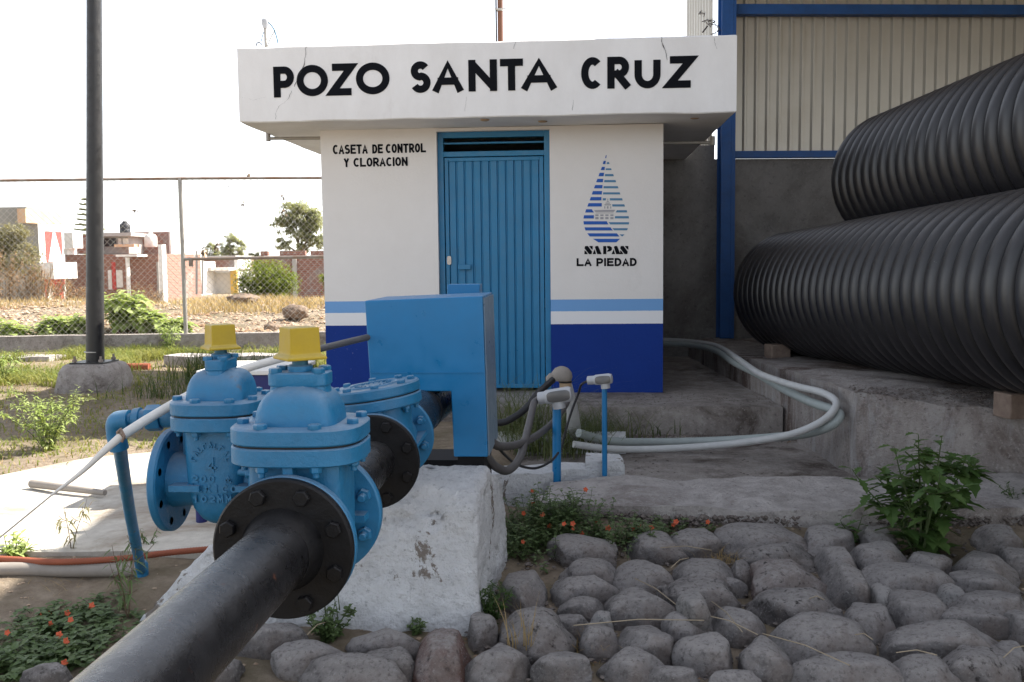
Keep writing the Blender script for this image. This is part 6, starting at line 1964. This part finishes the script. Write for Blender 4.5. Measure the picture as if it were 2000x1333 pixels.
# house A: grey side, lit white front turned to the right
hA = thing('terrace_house', 'narrow white house front with red curtains beside a grey blank wall at the left edge', 'house', tuple(P(80, 600, 40) * Vector((1,1,0)) + Vector((0,0,GZ)) if False else (P(80,600,40).x, P(80,600,40).y, GZ)))
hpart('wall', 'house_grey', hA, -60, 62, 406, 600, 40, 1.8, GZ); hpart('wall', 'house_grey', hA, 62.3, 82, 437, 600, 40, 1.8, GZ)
A0 = P(82, 600, 40); dirA = (f_h*.995 + r_h*.06).normalized()          # lit front runs back to the right
def fa(s, py, n=0.0):
    p = A0 + dirA*s + (Vector((dirA.y, -dirA.x, 0)))*n
    Z = (p - Vector((0,0,EYE))).dot(CF)
    p.z = P(100, py, Z).z
    return p
def fpanel(name, mat, s0, s1, y0, y1, n0, n1, par):
    vs = [fa(s0,y1,n0), fa(s1,y1,n0), fa(s1,y1,n1), fa(s0,y1,n1), fa(s0,y0,n0), fa(s1,y0,n0), fa(s1,y0,n1), fa(s0,y0,n1)]
    z1 = vs[0].z; z0 = vs[4].z
    for v in vs[:4]: v.z = z1
    for v in vs[4:]: v.z = z0
    return MB().add(vs, [(0,3,2,1),(4,5,6,7),(0,1,5,4),(1,2,6,5),(2,3,7,6),(3,0,4,7)]).build(name, M[mat], par)
LA = 1.95
fpanel('facade', 'house_white', 0.02, LA, 436, 545, -.3, 0.0, hA)
fpanel('parapet', 'house_orange', -.9, LA*.98, 408, 435.5, -.32, 0.02, hA)
fpanel('ground_floor', 'house_red', 0.02, LA, 546, 612, -.3, -.02, hA)
w_ = fpanel('window', 'house_red', LA*.26, LA*.92, 452, 512, .005, .03, hA)
cq = [fa(LA*.53, 455, .04), fa(LA*.31, 511, .04), fa(LA*.89, 511, .04), fa(LA*.62, 455, .04)]
MB().add(cq + [v + Vector((.02, 0, 0)) for v in cq], [(0,1,2,3), (7,6,5,4), (0,4,5,1), (1,5,6,2), (2,6,7,3), (3,7,4,0)]).build('curtain', M['curtain'], w_)
fpanel('balcony', 'house_white', LA*.02, LA*1.0, 513, 545.5, .005, .55, hA)
fpanel('door', 'house_white', LA*.25, LA*.45, 560, 611, -.01, .02, hA); fpanel('pilaster', 'house_white', LA*.9, LA*1.0, 556, 611, -.01, .03, hA)
hpart('side_wing', 'house_white', hA, 126, 143, 455, 485, 43, 1.0); hpart('side_wing', 'house_white', hA, 124, 131, 485.5, 498, 43.2, 1.0)
# house B: brick houses in the middle
hB = thing('brick_house', 'raw brick house with a porch, an upper room and a roof tank', 'house', (P(230,600,44).x, P(230,600,44).y, GZ))
hpart('wall', 'brick', hB, 132, 313, 497, 604, 44, 6, GZ)
hpart('wall', 'brick', hB, 142, 180, 459, 496.5, 45, 5)
up_ = hpart('upper_room', 'house_conc', hB, 186, 252, 463, 496.5, 46, 3)
hpart('opening', 'glass', up_, 196, 226, 466, 482, 45.9, .09); hpart('door', 'house_white', up_, 231, 237, 466, 480, 45.9, .09); hpart('window', 'house_white', up_, 240, 250, 466, 477, 45.9, .09)
hpart('roof', 'house_conc', hB, 180, 256, 455, 462.5, 45.4, 4)
hpart('ledge', 'house_orange', hB, 223, 262, 477.5, 483, 45.2, .6)
hpart('band', 'house_conc', hB, 132, 313, 507, 511, 43.93, .06); hpart('band', 'house_conc', hB, 194, 200, 511.5, 603, 43.92, .07, GZ); hpart('band', 'house_conc', hB, 309, 313, 511.5, 603, 43.92, .07, GZ)
hpart('porch_roof', 'house_white', hB, 226, 268, 497.5, 502, 42.6, 1.3)
pr = hpart('porch_wall', 'brick', hB, 202, 252, 503, 600, 43.85, .14, GZ)
hpart('door', 'house_red', pr, 220, 227, 512, 566, 43.75, .09); hpart('pillar', 'house_white', hB, 249, 252, 503, 600, 42.8, .3, GZ)
hpart('window', 'house_white', pr, 212, 219, 528, 566, 43.75, .09); hpart('window', 'house_white', pr, 228, 240, 528, 562, 43.75, .09)
tb = thing('water_tank', 'black plastic water tank on the flat roof of the brick house', 'water tank', tuple(P(244, 455, 46.5)))
p = P(244.5, 455, 46.5); s = 46.5/1900
MB().lathe([(9.5*s,0), (10*s,2*s), (10*s,6*s), (9.4*s,7*s), (10*s,8*s), (10*s,15*s), (7*s,18.5*s), (4.6*s,19*s)], p, (0,0,1), 24).build('tank', M['tank_black'], tb, smooth=50)
MB().lathe([(4.8*s,19*s), (4.8*s,21.5*s), (3.5*s,22.5*s)], p, (0,0,1), 20).build('lid', M['tank_black'], tb, smooth=50)
hC = thing('brick_house', 'taller brick house end with a bright plastered side behind the white tank', 'house', (P(300,600,48).x, P(300,600,48).y, GZ))
hpart('wall', 'brick_dark', hC, 255, 335, 454, 600, 48, 4.5, GZ)
hpart('side_wall', 'house_white', hC, 335.3, 339, 453, 600, 48, 4.6, GZ); hpart('band', 'house_conc', hC, 255, 335, 462, 467, 47.93, .06)
tw = thing('water_tank', 'white plastic water tank in front of the taller brick house', 'water tank', tuple(P(295, 482, 46)))
p = P(295, 483, 46); s = 46/1900
MB().lathe([(11*s,0), (12*s,1*s), (12*s,19*s), (9*s,24*s), (4*s,26*s)], p, (0,0,1), 24).build('tank', M['tank_white'], tw, smooth=50)
MB().lathe([(4.2*s,26*s), (4.2*s,28*s), (3*s,28.6*s)], p, (0,0,1), 16).build('lid', M['tank_white'], tw, smooth=50)
wp = thing('boundary_pillar', 'tall white pillar at the right end of the brick house', 'pillar', (P(317,600,43).x, P(317,600,43).y, GZ))
hpart('pillar', 'house_white', wp, 313.5, 321, 478, 602, 43, .5, GZ)
# small painted houses behind the post
hD = thing('painted_house', 'small white and orange house with red shutters behind the fence post', 'house', (P(345,600,50).x, P(345,600,50).y, GZ))
hpart('wall', 'house_white', hD, 322, 366, 512, 604, 50, 5, GZ); hpart('roof', 'house_orange', hD, 321, 356, 488, 504, 49.5, 4); hpart('awning', 'house_white', hD, 334, 362, 506, 511, 49, 1.2)
hpart('shutter', 'house_red', hD, 338, 348, 514, 540, 49.9, .09); hpart('door', 'house_yellow', hD, 322, 334, 540, 572, 49.9, .09)
hE = thing('row_house', 'long low white house with an awning left of the round bush', 'house', (P(415,600,55).x, P(415,600,55).y, GZ))
hpart('wall', 'house_white', hE, 366, 462, 532, 604, 55, 5, GZ); hpart('upper_wall', 'brick_dark', hE, 376, 460, 506, 524, 56, 4)
hpart('awning', 'house_conc', hE, 384, 448, 523, 530, 53.4, 1.6); hpart('awning_edge', 'house_white', hE, 412, 446, 523, 529, 53.3, .09)
for px in (396, 424, 432): hpart('window' if px > 400 else 'door', 'glass', hE, px, px+7, 538, 556, 54.93, .06)
hpart('wall', 'house_yellow', hE, 452, 464, 528, 604, 54.6, .3, GZ); hpart('roof', 'house_conc', hE, 366, 460, 500, 504.5, 55.6, 4); hpart('wall', 'house_white', hE, 458, 464, 506, 526, 55.9, 3)
for px in (372, 384): MB().tube([P(px+12, 490, 40), P(px+12, 575, 40)], .05, 6).build('porch_post', M['post_steel'], hE)
hF = thing('brick_wall', 'long unfinished brick wall beside the pump house with a concrete band', 'wall', (P(590,600,38).x, P(590,600,38).y, GZ))
hpart('wall', 'brick_dark', hF, 500, 700, 501, 600, 38, .3, GZ); hpart('pier', 'house_conc', hF, 573, 581, 501, 600, 37.9, .09, GZ); hpart('band', 'house_conc', hF, 573, 700, 548, 560, 37.94, .05)
hpart('top_course', 'brick', hF, 546, 596, 490, 500.5, 38, .3); hpart('top_course', 'brick', hF, 607, 700, 490, 500.5, 38, .3); hpart('top_course', 'brick', hF, 509, 523, 491, 500.5, 38, .3)
